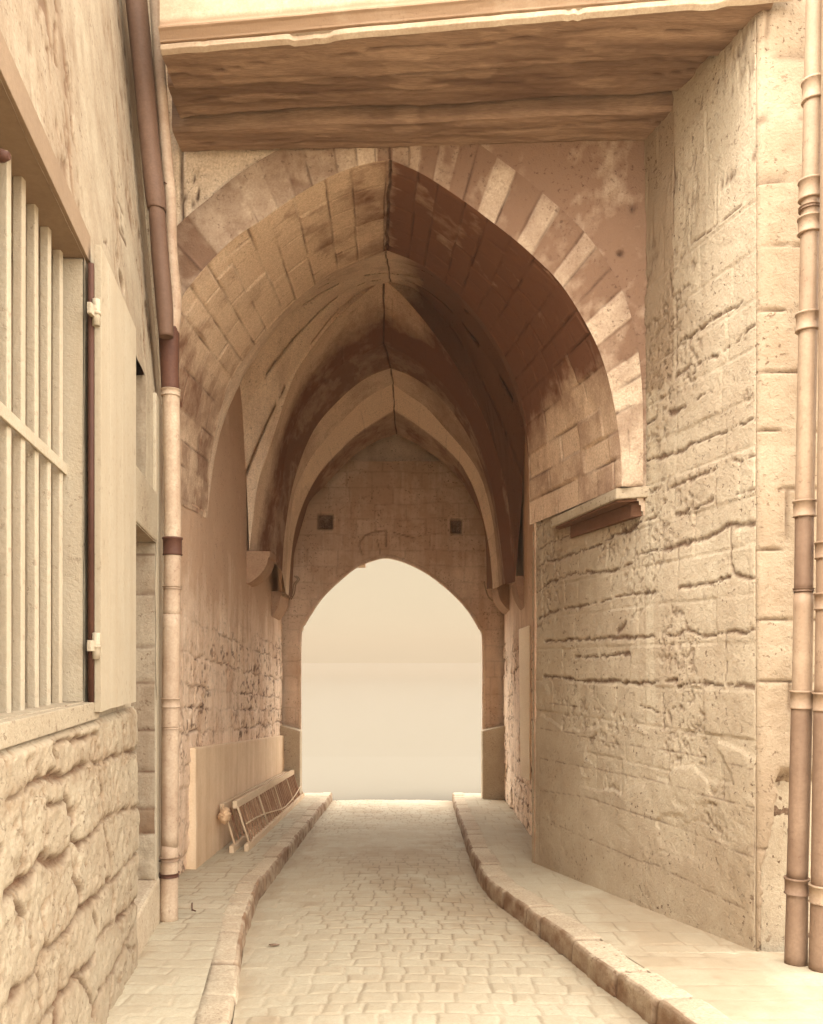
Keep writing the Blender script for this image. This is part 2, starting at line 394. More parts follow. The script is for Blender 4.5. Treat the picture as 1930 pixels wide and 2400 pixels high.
RC(.013, (1030, 1105), (1120, 1092), (1200, 1080), (1280, 1050)); RC(.012, (1285, 985), (1300, 1035), (1340, 1055), (1390, 1050), (1440, 1035))
RC(.015, (370, 1365), (450, 1360), (520, 1355), (660, 1350), (800, 1345), (910, 1340)); RC(.015, (960, 1335), (1020, 1330), (1050, 1310), (1150, 1342), (1270, 1315), (1360, 1320), (1420, 1305), (1500, 1305))
RC(.020, (520, 1435), (600, 1440), (720, 1430), (790, 1432))
RC(.017, (365, 1535), (430, 1540), (520, 1550), (610, 1560), (720, 1560), (800, 1572), (900, 1567), (960, 1565), (1020, 1550)); RC(.014, (1030, 1580), (1130, 1575), (1250, 1580)); RC(.022, (1270, 1575), (1330, 1580), (1390, 1590))
RC(.022, (730, 1320), (750, 1300), (770, 1275)); RC(.006, (945, 1590), (950, 1776)); RC(.006, (1260, 1330), (1262, 1560)); RC(.006, (1025, 900), (1028, 1050)); RC(.006, (1280, 815), (1285, 980))
RC(.006, (420, 960), (425, 1060)); RC(.006, (470, 1060), (475, 1190)); RC(.005, (540, 930), (545, 1030)); RC(.005, (675, 760), (680, 830)); RC(.005, (810, 180), (812, 1000)); RC(.005, (1210, 530), (1212, 700)); RC(.004, (1430, 270), (1425, 1560))
RC(.007, (1400, 1640), (1450, 1665)); RC(.007, (830, 1680), (900, 1700), (960, 1720))
for pts, w in (([(1010, 1850), (1080, 1790), (1140, 1770), (1210, 1740)], .014), ([(1030, 1675), (1100, 1630), (1210, 1550), (1270, 1515), (1330, 1480)], .011),
               ([(1050, 1220), (1130, 1160), (1220, 1090), (1330, 1010)], .005), ([(1230, 910), (1260, 885), (1300, 840)], .016), ([(1380, 775), (1420, 735), (1480, 670)], .009),
               ([(1320, 1650), (1380, 1600), (1450, 1560)], .010), ([(1290, 280), (1320, 270), (1360, 240), (1400, 200), (1440, 120)], .012),
               ([(1010, 1460), (1050, 1410), (1085, 1390)], .007), ([(1050, 1860), (1200, 1745), (1350, 1650)], .004), ([(1000, 700), (1000, 1100), (1005, 1240)], .007), ([(985, 1340), (990, 1440), (1015, 1470), (1015, 1800)], .010)):
    RC(w, *pts, ox=1100, oy=0)
s3, o3x, o3y = .536, 1000, 1600     # incised lines in the lower cement coat
def RI(w, *pts): R_cr.append((rw(pts, s3, o3x, o3y), w))
INC = [[(540, 90), (700, 110), (820, 125)], [(500, 200), (640, 220), (800, 262), (1040, 292), (1200, 322), (1430, 380)], [(500, 330), (800, 390), (1060, 440), (1250, 500), (1430, 548)],
       [(500, 470), (700, 500), (1000, 600), (1200, 672), (1430, 765)], [(510, 590), (700, 680), (940, 780), (1000, 795), (1200, 890), (1410, 1000)]]
R_in = [(rw(p, s3, o3x, o3y), .006) for p in INC] + [(rw(p, s3, o3x, o3y), .005) for p in ([(1065, 292), (1065, 430)], [(960, 790), (960, 990)], [(500, 470), (498, 760)], [(1300, 370), (1300, 520)], [(830, 110), (830, 270)], [(1440, 390), (1430, 1000)])]
ya = lines(5.36, .0105, 8.80)
za = lines(-.75, .0125, 4.6, .05, 7.5)
U, V = np.meshgrid(ya, za)
wx = .03 * fbm(U * 14, V * 14, 70, 4, .65); wy = .06 * fbm(U * 12, V * 12, 71, 5, .7)
dc = polydist(U + wx, V + wy, R_cr) * 1.35; di = polydist(U + wx * .3, V + wy * .3, R_in)
fade = .25 + 1.5 * sm((fbm(U * 7, V * 7, 72, 4, .65) + .22) / .45)
crack = (1 - sm(dc / (1.35 * fade + .3)))
inc = (1 - sm(di / 1.2)) * .6
courses = np.arange(-2, 8, .31); dm, bid = masonry(U, V, courses, .62, 40, warp=.01)
zc = 1.6 - .55 + .10 * fbm(U * 1.5, V * 0 + 3, 73) * 4 - (U - 5.36) * .03      # top of cement coat
coat = sm((zc - V) / .03)
low = sm((1.0 - V) / .8)
patch = sm((fbm(U * 1.7, V * 2.6, 77, 4) - .10) / .05) * sm((V - .1) / .2) * sm((7.8 - U) / .2)      # render fallen off
coat2 = coat * (1 - patch)
pz = sm((fbm(U * 1.8, V * 1.8, 81, 3) - .03) / .08) * (1 - coat2 * .7); pk = sm((fbm(U * 24, V * 24, 82, 4, .7) - .07) / .05) * pz
h = -.010 * pk + .009 * coat2 - .014 * crack * (1 - .3 * coat) - .005 * inc + (.010 * (bid - .5) - .006 * (1 - sm(dm / .012))) * (1 - coat2) + .030 * fbm(U * 1.4, V * 1.4, 74) + .006 * fbm(U * 9, V * 9, 76) + .006 * fbm(U * 28, V * 28, 75) * (1 - coat2)
tone = (.10 * (bid - .5)) * (1 - coat2) + .15 * coat2 * low + .14 * fbm(U * 2, V * .8, 78)
# greyer plaster strip beside the arch face
s0, s1 = 6.63, 6.28
strip = 1.5 * sm((U - (s1 + .012 * fbm(V * 6, V * 0, 79) * 4)) / .012) * sm((s0 + .05 - U) / .02) * sm((V - (CZ + (1550 - 905) / 2000 * 6.4)) / .05)
tone = tone + .75 * strip + .18 * sm((fbm(U * 3, V * 3, 80) - .1) / .1) * strip
band = sm((U - 6.52) / .03) * sm((6.66 - U) / .03) * sm((3.75 - V) / .1) * sm((V - .9) / .4)   # whitewash run
tone = tone - .5 * band
# browner deeper inside the gateway and higher up
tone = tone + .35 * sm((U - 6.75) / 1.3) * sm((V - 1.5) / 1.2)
lx = RWa + RWb * U
nrm = np.array([-1, RWb, 0]); nrm = nrm / np.linalg.norm(nrm)
pos = np.stack([lx + nrm[0] * h, U + nrm[1] * h, V], -1)
CX, CY = 2.176, 5.395
w_ = np.exp(-((U - 5.36) / .03)); pos[..., 0] = pos[..., 0] * (1 - w_) + CX * w_; pos[..., 1] = pos[..., 1] * (1 - w_) + CY * w_
mask = np.ones((len(za) - 1, len(ya) - 1), bool)
yc = (ya[:-1] + ya[1:]) / 2; zc_ = (za[:-1] + za[1:]) / 2
mask &= ~((yc[None, :] > 6.72) & (zc_[:, None] > 3.10))
SW = empty('stone_wall', 'tall pale ashlar wall with cracked courses on the right side of the passage', 'wall', (2.2, 5.36, 0))
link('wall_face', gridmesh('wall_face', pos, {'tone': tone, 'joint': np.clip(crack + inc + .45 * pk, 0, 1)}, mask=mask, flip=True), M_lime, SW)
# face turning the corner towards the right
xa = lines(2.165, .013, 2.9, .05, 4.6); za2 = lines(-.6, .0125, 4.6, .05, 7.5)
U2, V2 = np.meshgrid(xa, za2)
dm, bid = masonry(U2, V2, [-1, -.35, .05, .42, .80, 1.14, 1.47, 1.86, 2.30, 2.68, 3.05, 3.42, 3.80, 4.2, 4.6, 5, 5.4, 5.8, 6.2, 6.6, 7.6], .8, 44, warp=.012)
cr2 = (1 - sm(dm / .014)) * sm((fbm(U2 * 5, V2 * 5, 45) + .12) / .2)
ragged = U2 - (2.29 - .10 * sm((.95 - V2) / 1.0) + .05 * fbm(V2 * 7, V2 * 0, 46, 5) * 2)
hole = sm(ragged / .02) * sm((.95 - V2) / .15)
h2 = -.02 * cr2 + .012 * (bid - .5) + .03 * fbm(U2 * 3, V2 * 3, 47) + .008 * fbm(U2 * 20, V2 * 20, 48) - hole * (.11 + .06 * fbm(U2 * 14, V2 * 14, 49))
# soft rounding of the corner
rnd = .045 * np.exp(-(U2 - 2.165) / .05)
pos = np.stack([U2, 5.36 - h2 - .018, V2], -1)
w_ = np.exp(-((U2 - 2.165) / .03)); pos[..., 0] = pos[..., 0] * (1 - w_) + CX * w_; pos[..., 1] = pos[..., 1] * (1 - w_) + CY * w_
link('corner_face', gridmesh('corner_face', pos, {'tone': .48 + .25 * sm((1.05 - V2) / .3) + .35 * sm((.9 - V2) / .9) + .1 * (bid - .5) + .75 * hole, 'joint': np.clip(cr2 * .8 + .95 * hole * sm((fbm(U2 * 16, V2 * 12, 50, 5, .65) + .12) / .15), 0, 1)}), M_lime, SW)  # face toned darker to offset the stronger light on it
bm = bmesh.new()
add_prism(bm, [(RWa + RWb * 5.42 + .07, 5.44, -1.2), (4.6, 5.44, -1.2), (4.6, 9.0, -1.2), (1.6, 9.0, -1.2), (RWa + RWb * 8.7 + .07, 8.7, -1.2)], (0, 0, 8.6))
link('wall_core', bm_mesh('wall_core', bm), M_lime, SW)

# ================================================================== stone gateway (vaulted passage)
GW = empty('stone_gateway', 'vaulted medieval gateway passage of brown stone, pointed arches one behind another', 'gateway', (0, 6.8, -.5))
def Fy(X): return 6.764 - .0623 * X          # plane of the front arch face
def onF(px, py):
    k = (px - 965) / 2000.0; Y = 6.764 / (1 + .0623 * k); return Vector((k * Y, Y, CZ + (1550 - py) / 2000 * Y))
def ring(left, apex, right, Yl, Ya, Yr):
    "left leg bottom->apex, apex->right leg bottom, with depth per side"
    pl = [(x, y) for x, y in left]; out = []
    ax = apex[0]
    for (x, y) in pl:
        t = (ax - x) / (ax - pl[0][0] + 1e-6); out.append(P(x, y, Ya + (Yl - Ya) * t))
    o2 = [P(apex[0], apex[1], Ya)]
    for (x, y) in right:
        t = (x - ax) / (right[-1][0] - ax + 1e-6); o2.append(P(x, y, Ya + (Yr - Ya) * t))
    return np.array([tuple(p) for p in out + [o2[0]]]), np.array([tuple(p) for p in o2])
def resamp(c, n, dense_end=None):
    sp_ = np.array([tuple(p) for p in smoothpts(c, 5)])
    s = np.concatenate([[0], np.cumsum(np.linalg.norm(np.diff(sp_, axis=0), axis=1))])
    t = np.linspace(0, 1, n)
    if dense_end == 1: t = 1 - (1 - t) ** 1.25
    if dense_end == 0: t = t ** 1.25
    return np.stack([np.interp(t * s[-1], s, sp_[:, k]) for k in range(3)], 1)
def full(rg, n=150):
    a = resamp(rg[0], n, 1); b = resamp(rg[1], n, 0)
    return np.concatenate([a, b[1:]], 0)
F_l = [(345, 1140), (345, 1000), (352, 900), (380, 790), (425, 700), (465, 645), (515, 590), (561, 550), (612, 517), (690, 462), (778, 412), (850, 386)]
F_r = [(985, 405), (1050, 445), (1110, 487), (1143, 512), (1195, 552), (1244, 594), (1315, 666), (1378, 766), (1415, 850), (1440, 950), (1455, 1050), (1458, 1140)]
def ringF(pts_l, apex, pts_r):
    l = [tuple(onF(*p)) for p in pts_l] + [tuple(onF(*apex))]; r = [tuple(onF(*apex))] + [tuple(onF(*p)) for p in pts_r]
    return np.array(l), np.array(r)
R_F = ringF(F_l, (915, 374), F_r)
R_E = ringF([(250, 1140), (255, 1000), (262, 860), (300, 700), (340, 610), (425, 520), (490, 465), (560, 408), (640, 358), (760, 300)], (915, 240),
            [(1050, 290), (1172, 373), (1258, 440), (1368, 541), (1445, 651), (1485, 760), (1503, 880), (1508, 1000), (1508, 1140)])
R_G = ring([(486, 1215), (492, 1100), (502, 1030), (520, 950), (548, 880), (584, 826), (649, 748), (718, 683), (783, 637), (843, 612)], (907, 587),
           [(990, 622), (1075, 690), (1150, 780), (1205, 880), (1232, 990), (1240, 1100), (1242, 1230)], 9.15, 9.1, 8.85)
def wlx(Y): return -1.90 - .0335 * Y + .0 * Y      # tunnel left wall plane
def wrx(Y): return 1.42 + .044 * (Y - 8.75)
def webring(Y, zl, zr, za, ax=-.29):
    l = [(wlx(Y), Y, zl)] ; r = []
    for t in (.12, .25, .4, .55, .7, .85): l.append((wlx(Y) + (ax - wlx(Y)) * t, Y, zl + (za - zl) * math.sin(t * math.pi / 2) ** .9))
    for t in (.15, .3, .45, .6, .75, .88, 1.0): r.append((ax + (wrx(Y) - ax) * t, Y, zr + (za - zr) * math.sin((1 - t) * math.pi / 2) ** .9))
    a = (ax, Y, za)
    return np.array(l + [a]), np.array([a] + r)
A2 = ring([(585, 1292), (595, 1200), (607, 1126), (630, 1057), (658, 969), (686, 886), (741, 803), (792, 743), (861, 683)], (900, 655),
          [(944, 693), (999, 757), (1045, 820), (1095, 900), (1140, 990), (1170, 1080), (1192, 1180), (1208, 1363)], 11.9, 11.8, 11.8)
A2b = ring([(636, 1310), (648, 1200), (660, 1149), (667, 1087), (686, 1011), (723, 941), (792, 863), (850, 830)], (900, 806),
           [(960, 835), (1030, 890), (1090, 970), (1130, 1060), (1155, 1150), (1172, 1260), (1185, 1370)], 13.0, 12.9, 12.9)
A3 = ring([(662, 1340), (668, 1250), (690, 1126), (735, 1010), (801, 932), (861, 885)], (916, 863),
          [(970, 885), (1030, 930), (1085, 1000), (1125, 1080), (1152, 1170), (1168, 1270), (1178, 1370)], 13.6, 13.6, 13.6)
A4 = ring([(670, 1390), (678, 1250), (690, 1160), (713, 1103), (741, 1057), (801, 988), (861, 932)], (921, 900),
          [(953, 923), (999, 955), (1045, 1006), (1082, 1048), (1115, 1094), (1138, 1149), (1158, 1240), (1170, 1375)], 14.1, 14.1, 14.1)
A5 = ring([(676, 1395), (686, 1280), (700, 1210), (725, 1150), (760, 1092), (815, 1035), (870, 992)], (924, 958),
          [(985, 998), (1040, 1042), (1080, 1085), (1110, 1140), (1132, 1210), (1148, 1290), (1156, 1380)], 14.75, 14.75, 14.75)
A6 = ring([(685, 1400), (688, 1320), (693, 1286), (711, 1221), (727, 1175), (760, 1140), (796, 1103), (833, 1066), (884, 1034)], (930, 1018),
          [(960, 1032), (993, 1051), (1048, 1092), (1094, 1148), (1126, 1207), (1138, 1258), (1142, 1380)], 15.6, 15.6, 15.6)

def loft(name, rings, mat, parent, nt=20, bedlen=.3, cross=None, seed=1, jd=.015, tone0=0.0, amp=.4, jw=.008, seam=True, toneF=None, rough=.02, jstr=.8, smoothall=False, mott=0.0):
    rows = []; tt = []; seg = []
    n = 220
    fr = [full(r, n) for r in rings]
    for i in range(len(fr) - 1):
        L = float(np.mean(np.linalg.norm(fr[i + 1] - fr[i], axis=1))); k = max(3, int(nt * L))
        for j in range(k + 1): rows.append(fr[i] * (1 - j / k) + fr[i + 1] * (j / k)); tt.append(i + j / k)
        seg.append(len(rows))
    pos = np.array(rows); nv, nu = pos.shape[:2]
    s = np.concatenate([[0], np.cumsum(np.linalg.norm(np.diff(fr[0], axis=0), axis=1))]); S = np.broadcast_to(s, (nv, nu))
    dep = np.concatenate([[0], np.cumsum(np.mean(np.linalg.norm(np.diff(pos, axis=0), axis=2), axis=1))]); D = np.broadcast_to(dep[:, None], (nv, nu))
    if smoothall: N = normals(pos)
    else: N = np.concatenate([normals(pos[a:b]) for a, b in zip([0] + seg[:-1], seg)], 0)
    cen = np.array([0, 0, 2.2]); inward = cen[None, None, :] - pos; inward[..., 1] = -.001
    sg = np.sign((N * inward).sum(2, keepdims=True)); N = N * sg
    rs = np.random.RandomState(seed); beds = [-.2]
    while beds[-1] < s[-1] + .5: beds.append(beds[-1] + bedlen * (.7 + .6 * rs.rand()))
    d, bid = masonry(D, S, beds, cross or .55, seed, jit=.45, warp=.012 if bedlen < 2 else 0)
    if bedlen > 2: d = d * 0 + 9; bid = bid * 0 + .5
    j = (1 - sm(d / jw)) * (.3 + .7 * sm((fbm(S * 3, D * 3, seed + 60) + .2) / .3))
    ss = np.abs(S - s[n - 1] + .03 * fbm(D * 4, D * 0, seed + 66, 3))
    seamj = (1 - sm(ss / .02)) if seam else 0 * S
    h = -jd * j - .02 * seamj + .016 * (bid - .5) * (jd > .005) + rough * fbm(S * 2, D * 2, seed + 61) + .006 * fbm(S * 14, D * 14, seed + 62)
    edge = np.full(nv, 9.0)
    for a, b in zip([0] + seg[:-1], seg): edge[a:b] = np.minimum(dep[a:b] - dep[a], dep[b - 1] - dep[a:b])
    if smoothall: edge = np.minimum(dep, dep[-1] - dep)
    h = h * sm(edge / .03)[:, None]
    pos = pos + N * h[..., None]
    tone = tone0 + amp * (bid - .5) + .3 * fbm(S * .8, D * .8, seed + 63)
    tone = tone + mott * (fbm(S * 4, D * 4, seed + 71, 5, .6) * 1.6 + .6 * sm((fbm(S * 1.6, D * 1.6, seed + 72, 5, .65) - .04) / .06) - .12)
    if toneF is not None: tone = tone + toneF(S / s[-1], D / dep[-1], bid)
    fl = np.mean(sg) > 0
    mk = np.ones((nv - 1, nu - 1), bool)
    if not smoothall:
        for q in seg[:-1]: mk[q - 1] = False
    me = gridmesh(name, pos, {'tone': tone, 'joint': np.clip(j * jstr + seamj * .9, 0, 1)}, mask=mk, flip=not fl)
    return link(name, me, mat, parent)

# front barrel: splayed soffit of coursed stones
def barrel_tone(s, d, b): return -.45 * sm((.50 - s) / .05) * sm((s - .16) / .1) + .9 * sm((s - .50) / .04) * sm((.90 - s) / .1) + .38 * sm((.24 - s) / .1) * sm((s - .07) / .06)  # left soffit lightened, right darkened: light and shade painted into tone
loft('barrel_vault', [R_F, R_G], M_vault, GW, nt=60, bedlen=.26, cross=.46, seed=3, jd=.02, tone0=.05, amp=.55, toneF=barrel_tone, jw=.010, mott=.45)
# voussoir ring on the face
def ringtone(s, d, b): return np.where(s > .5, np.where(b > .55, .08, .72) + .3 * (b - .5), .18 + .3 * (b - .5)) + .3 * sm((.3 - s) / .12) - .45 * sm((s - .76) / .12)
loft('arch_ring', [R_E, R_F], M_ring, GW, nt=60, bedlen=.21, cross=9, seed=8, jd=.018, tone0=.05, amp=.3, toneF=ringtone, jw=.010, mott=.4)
# first rib-vault bay
Mr = [(9.15, 2.9, 2.7, 4.45), (9.6, 3.75, 3.6, 4.72), (10.1, 4.15, 4.0, 5.0), (10.6, 5.75, 5.6, 6.45), (11.1, 5.45, 5.3, 6.70), (11.5, 5.0, 4.9, 6.83), (11.75, 4.35, 4.2, 6.86)]
web = [R_G, webring(9.7, 4.3, 4.2, 6.22), webring(10.3, 5.0, 4.8, 6.42), webring(10.8, 5.4, 5.1, 6.58), webring(11.15, 5.44, 5.15, 6.68), webring(11.55, 4.95, 4.8, 6.78), webring(11.85, 4.2, 4.1, 6.86)]
loft('vault_web', web + [A2], M_vplas, GW, nt=14, bedlen=9, seed=12, tone0=.0, amp=0, mott=.25, toneF=lambda s, d, b: -.15 + 1.25 * sm((s - .5) / .12), rough=.03, smoothall=True)  # right half darkened, vault shadow put into the tone
loft('transverse_arch', [A2, A2b], M_vault, GW, nt=25, bedlen=.34, cross=.6, seed=14, jd=.004, tone0=.0, amp=.12, toneF=lambda s, d, b: .95 * sm((s - .5) / .12) + .95 * sm((d - .1) / .7) - .3, jstr=.3)  # shade painted on the right half and towards the inner edge
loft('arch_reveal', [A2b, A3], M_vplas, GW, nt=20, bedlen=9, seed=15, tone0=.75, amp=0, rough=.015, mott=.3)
loft('vault_web', [A3, A4], M_vplas, GW, nt=20, bedlen=9, seed=17, tone0=.15, amp=0, rough=.015, mott=.2, toneF=lambda s, d, b: .3 * sm((s - .5) / .1))  # right half a little darker, shade put into the tone
loft('transverse_arch', [A4, A5, A6], M_vplas, GW, nt=30, bedlen=.4, cross=.8, seed=16, jd=.004, tone0=-.15, amp=.1, jstr=.3, mott=.2, toneF=lambda s, d, b: .05 + 1.1 * sm((d - .42) / .08) - .45 + .5 * sm((np.abs(s - .5) - .17) / .12))  # lit crescent at the apex, shaded legs and soffit, painted in
# front face plaster above the ring
xs = lines(-2.7, .016, 1.86); zs = lines(2.2, .016, 4.9, .05, 7.5)
XX, ZZ = np.meshgrid(xs, zs)
EE = np.concatenate([resamp(R_E[0], 200), resamp(R_E[1], 200)]); FF = np.concatenate([resamp(R_F[0], 200), resamp(R_F[1], 200)])
mid = (EE + FF) / 2
top = np.interp(XX, np.concatenate([[-3], mid[:, 0], [3]]), np.concatenate([[0], mid[:, 2], [0]]))
# (mid is monotone in X apart from the legs, which are nearly vertical)
hf = .02 * fbm(XX * 2, ZZ * 2, 90) + .006 * fbm(XX * 16, ZZ * 16, 91)
FL = [([(onF(x, y)[0], onF(x, y)[2]) for x, y in pts], w) for pts, w in (([(425, 335), (423, 420), (427, 520), (424, 700), (426, 800)], .02), ([(428, 455), (445, 470), (460, 468), (466, 440)], .010), ([(430, 410), (455, 415), (465, 400), (462, 390)], .008), ([(465, 440), (455, 470), (445, 478)], .012))]
dF = 1 - sm(polydist(XX + .01 * fbm(XX * 12, ZZ * 12, 93), ZZ, FL) / 1.2)
hole_ = sum(np.exp(-(((XX - onF(px, py)[0]) / .022) ** 2 + ((ZZ - onF(px, py)[2]) / .02) ** 2)) for px, py in ((1456, 590), (1487, 486)))
tF = np.where(XX < -.3, -.45, .66) + .9 * fbm(XX * 9, ZZ * 9, 94, 5, .65) + .3 * fbm(XX * 2.2, ZZ * 2.2, 92) * 2 - .35 * sm((XX - 1.2) / .4) * sm((3.9 - ZZ) / .5)  # left side lightened, the light it receives put into the tone
pos = np.stack([XX, Fy(XX) + .022 - hf + .05 * np.clip(hole_, 0, 1) + .03 * dF, ZZ], -1)
c0 = (ZZ[:-1, :-1] + ZZ[1:, 1:]) / 2; c1 = (top[:-1, :-1] + top[1:, 1:]) / 2
cx = (XX[:-1, :-1] + XX[1:, 1:]) / 2
mk = (c0 > c1) & ((cx > mid[0, 0] - .0) | (cx < mid[0, 0]))
link('face_wall', gridmesh('face_wall', pos, {'tone': tF, 'joint': np.clip(hole_ * 1.2 + dF, 0, 1)}, mask=mk), M_face, GW)
# tunnel side walls
def sidewall(name, fx, y0, y1, z1, sgn, seed, mat, toneF=None, jstr=1.0, rowh=.27, amp=.35):
    ys = lines(y0, .018, 11, .026, y1); zz = lines(-1.6, .02, 3.2, .04, z1)
    U, V = np.meshgrid(ys, zz)
    c = [-2]; rs = np.random.RandomState(seed)
    while c[-1] < z1 + 1: c.append(c[-1] + rowh * (.7 + .6 * rs.rand()))
    Vs = V + .045 * (U - y0) * 1.2
    d, bid = masonry(U, Vs, c, .40, seed, jit=.5, warp=.06, wscale=3)
    rough = (.25 + .75 * sm((fbm(U * .9, V * 1.1, seed + 4) + .16) / .18)) * sm((2.2 - V) / .5)
    j = (1 - sm(d / .016)) * rough * jstr
    h = -.035 * j + .03 * (bid - .5) * rough + .03 * fbm(U * 2, V * 2, seed + 5) + .05 * fbm(U * 8, V * 11, seed + 6, 5, .65) * rough + .005 * fbm(U * 20, V * 20, seed + 7)
    t = amp * (bid - .5) * rough + .5 * fbm(U * 1.3, V * .6, seed + 8) + .7 * fbm(U * 3, V * 1.6, seed + 9, 5, .65)
    if toneF is not None: t = t + toneF(U, V)
    pos = np.stack([fx(U) + sgn * h, U, V], -1)
    j = np.clip(j + .9 * sm((fbm(U * 9, V * 13, seed + 11, 4, .6) - .10) / .07) * rough, 0, 1)
    return link(name, gridmesh(name, pos, {'tone': t, 'joint': j}, flip=sgn < 0), mat, GW)
sidewall('side_wall', wlx, 6.8, 16.1, 5.7, 1, 101, M_tun, lambda U, V: .12 + .6 * sm((V - 1.9) / 1.0) - .3 * sm((U - 13) / 2) * sm((2 - V)) )  # darker upwards, paler low down towards the far end
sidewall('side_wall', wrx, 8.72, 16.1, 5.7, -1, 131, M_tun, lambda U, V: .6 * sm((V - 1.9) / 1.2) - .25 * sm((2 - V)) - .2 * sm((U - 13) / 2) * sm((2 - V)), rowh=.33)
# step where the outer wall meets the tunnel wall on the right
bm = bmesh.new()
add_prism(bm, [(1.255, 8.72, -1.3), (1.47, 8.72, -1.3), (1.47, 8.86, -1.3), (1.265, 8.86, -1.3)], (0, 0, 7.0), .01)
link('wall_quoin', bm_mesh('wall_quoin', bm), M_corb, GW)
# cement dado, left
ys = lines(8.36, .04, 16.05); zz = np.linspace(0, 1, 60); U, T = np.meshgrid(ys, zz)
Vd = gz(U) + .10 + T * 1.236
hd = .012 * fbm(U * 1.5, Vd * 2, 150) * 2
posd = np.stack([wlx(U) + .065 + hd, U, Vd], -1)
lip = np.stack([wlx(ys) - .03, ys, gz(ys) + 1.336], -1)[None]; 
posd = np.concatenate([posd, lip], 0)
first = posd[:, :1].copy(); first[..., 0] -= .12; posd = np.concatenate([first, posd], 1)
td = np.concatenate([.2 * sm((.25 - T) / .25) + .2 * fbm(U * 2, Vd * .3, 151), 0 * ys[None] - .3], 0); td = np.concatenate([td[:, :1], td], 1)
link('dado', gridmesh('dado', posd, {'tone': td, 'joint': 0 * td}), M_dado, GW)
# far wall with its pointed opening
FWY = 16.2
op = [(707, 1900), (707, 1711), (708, 1494), (716, 1466), (735, 1434), (758, 1401), (795, 1365), (836, 1332), (873, 1316), (904, 1309), (935, 1315), (972, 1330), (1010, 1352), (1057, 1390), (1094, 1429), (1122, 1475), (1130, 1498), (1130, 1715), (1130, 1900)]
opw = [P(x, y, FWY) for x, y in op]
def farwall():
    xs = lines(-2.75, .025, 2.1); zs = lines(-1.5, .025, 5.4)
    X_, Z_ = np.meshgrid(xs, zs)
    # distance-based mapping: push grid lines inside the opening out of the mesh
    ox = np.array([p.x for p in opw[2:17]]); oz = np.array([p.z for p in opw[2:17]])
    topz = np.interp(X_, ox, oz, left=-9, right=-9)
    inside = (X_ > ox[0]) & (X_ < ox[-1]) & (Z_ < topz)
    h = .03 * fbm(X_ * 2, Z_ * 2, 160) + .012 * fbm(X_ * 12, Z_ * 12, 161)
    sock = 0 * X_
    for a, b, c, d_ in ((745, 780, 1205, 1240), (1057, 1083, 1217, 1250)):
        p = P(a, d_, FWY); q = P(b, c, FWY)
        sock = np.maximum(sock, sm((np.minimum(X_ - p.x, q.x - X_) + .02) / .04) * sm((np.minimum(Z_ - p.z, q.z - Z_) + .02) / .04))
    cr = [([(P(x, y, FWY).x, P(x, y, FWY).z) for x, y in pts], w) for pts, w in (([(858, 1253), (880, 1245), (905, 1243), (906, 1280)], .018), ([(858, 1253), (845, 1268), (843, 1280), (850, 1300)], .018), ([(885, 1265), (892, 1300)], .012), ([(925, 1248), (975, 1262)], .014))]
    cj = 1 - sm(polydist(X_ + .03 * fbm(X_ * 6, Z_ * 6, 163), Z_ + .03 * fbm(X_ * 6 + 5, Z_ * 6, 164), cr) / 1.3)
    d, bid = masonry(X_, Z_, np.arange(-2, 6, .3), .5, 165, warp=.05)
    pos = np.stack([X_, FWY - h + .085 * sock + .02 * cj, Z_], -1)
    m = ~(inside[:-1, :-1] | inside[1:, 1:] | inside[1:, :-1] | inside[:-1, 1:])
    t = .15 + .2 * (bid - .5) + .5 * fbm(X_ * 1.4, Z_ * 1.4, 166) + .25 * sm((Z_ - 2.8) / 1.2)
    link('far_wall', gridmesh('far_wall', pos, {'tone': t, 'joint': np.clip(sock + cj * .7 + .25 * (1 - sm(d / .02)), 0, 1)}, mask=m), M_tun, GW)
    # reveal + thick ring of stones round the opening (proud, hides the cut edge)
    prof = resamp([tuple(p) for p in opw], 200)
    c = np.array([P(918, 1560, FWY)[0], FWY, P(918, 1560, FWY)[2]])
    out_ = prof - c; out_[:, 1] = 0; out_[:, 2] = np.maximum(out_[:, 2], 0); out_ /= np.linalg.norm(out_, axis=1, keepdims=True)
    rows = [prof + out_ * .07, prof + out_ * .06, prof + out_ * .01, prof]
    rows = [rows[0] + [0, -.005, 0], rows[1] + [0, -.03, 0], rows[2] + [0, -.03, 0], rows[3] + [0, -.01, 0]]
    for k in range(1, 16): rows.append(prof + np.array([0, .05 * k, 0]) + out_ * .012 * k)
    pos = np.array(rows)
    S_ = np.broadcast_to(np.arange(200) * .05, pos.shape[:2]); D_ = np.broadcast_to(np.arange(len(rows))[:, None] * .05, pos.shape[:2])
    pos = pos + (.012 * fbm(S_ * 3, D_ * 3, 168))[..., None] * out_[None]
    link('opening_reveal', gridmesh('opening_reveal', pos, {'tone': .1 + .3 * fbm(S_ * 2, D_ * 2, 167), 'joint': 0 * S_}), M_tun, GW)
farwall()
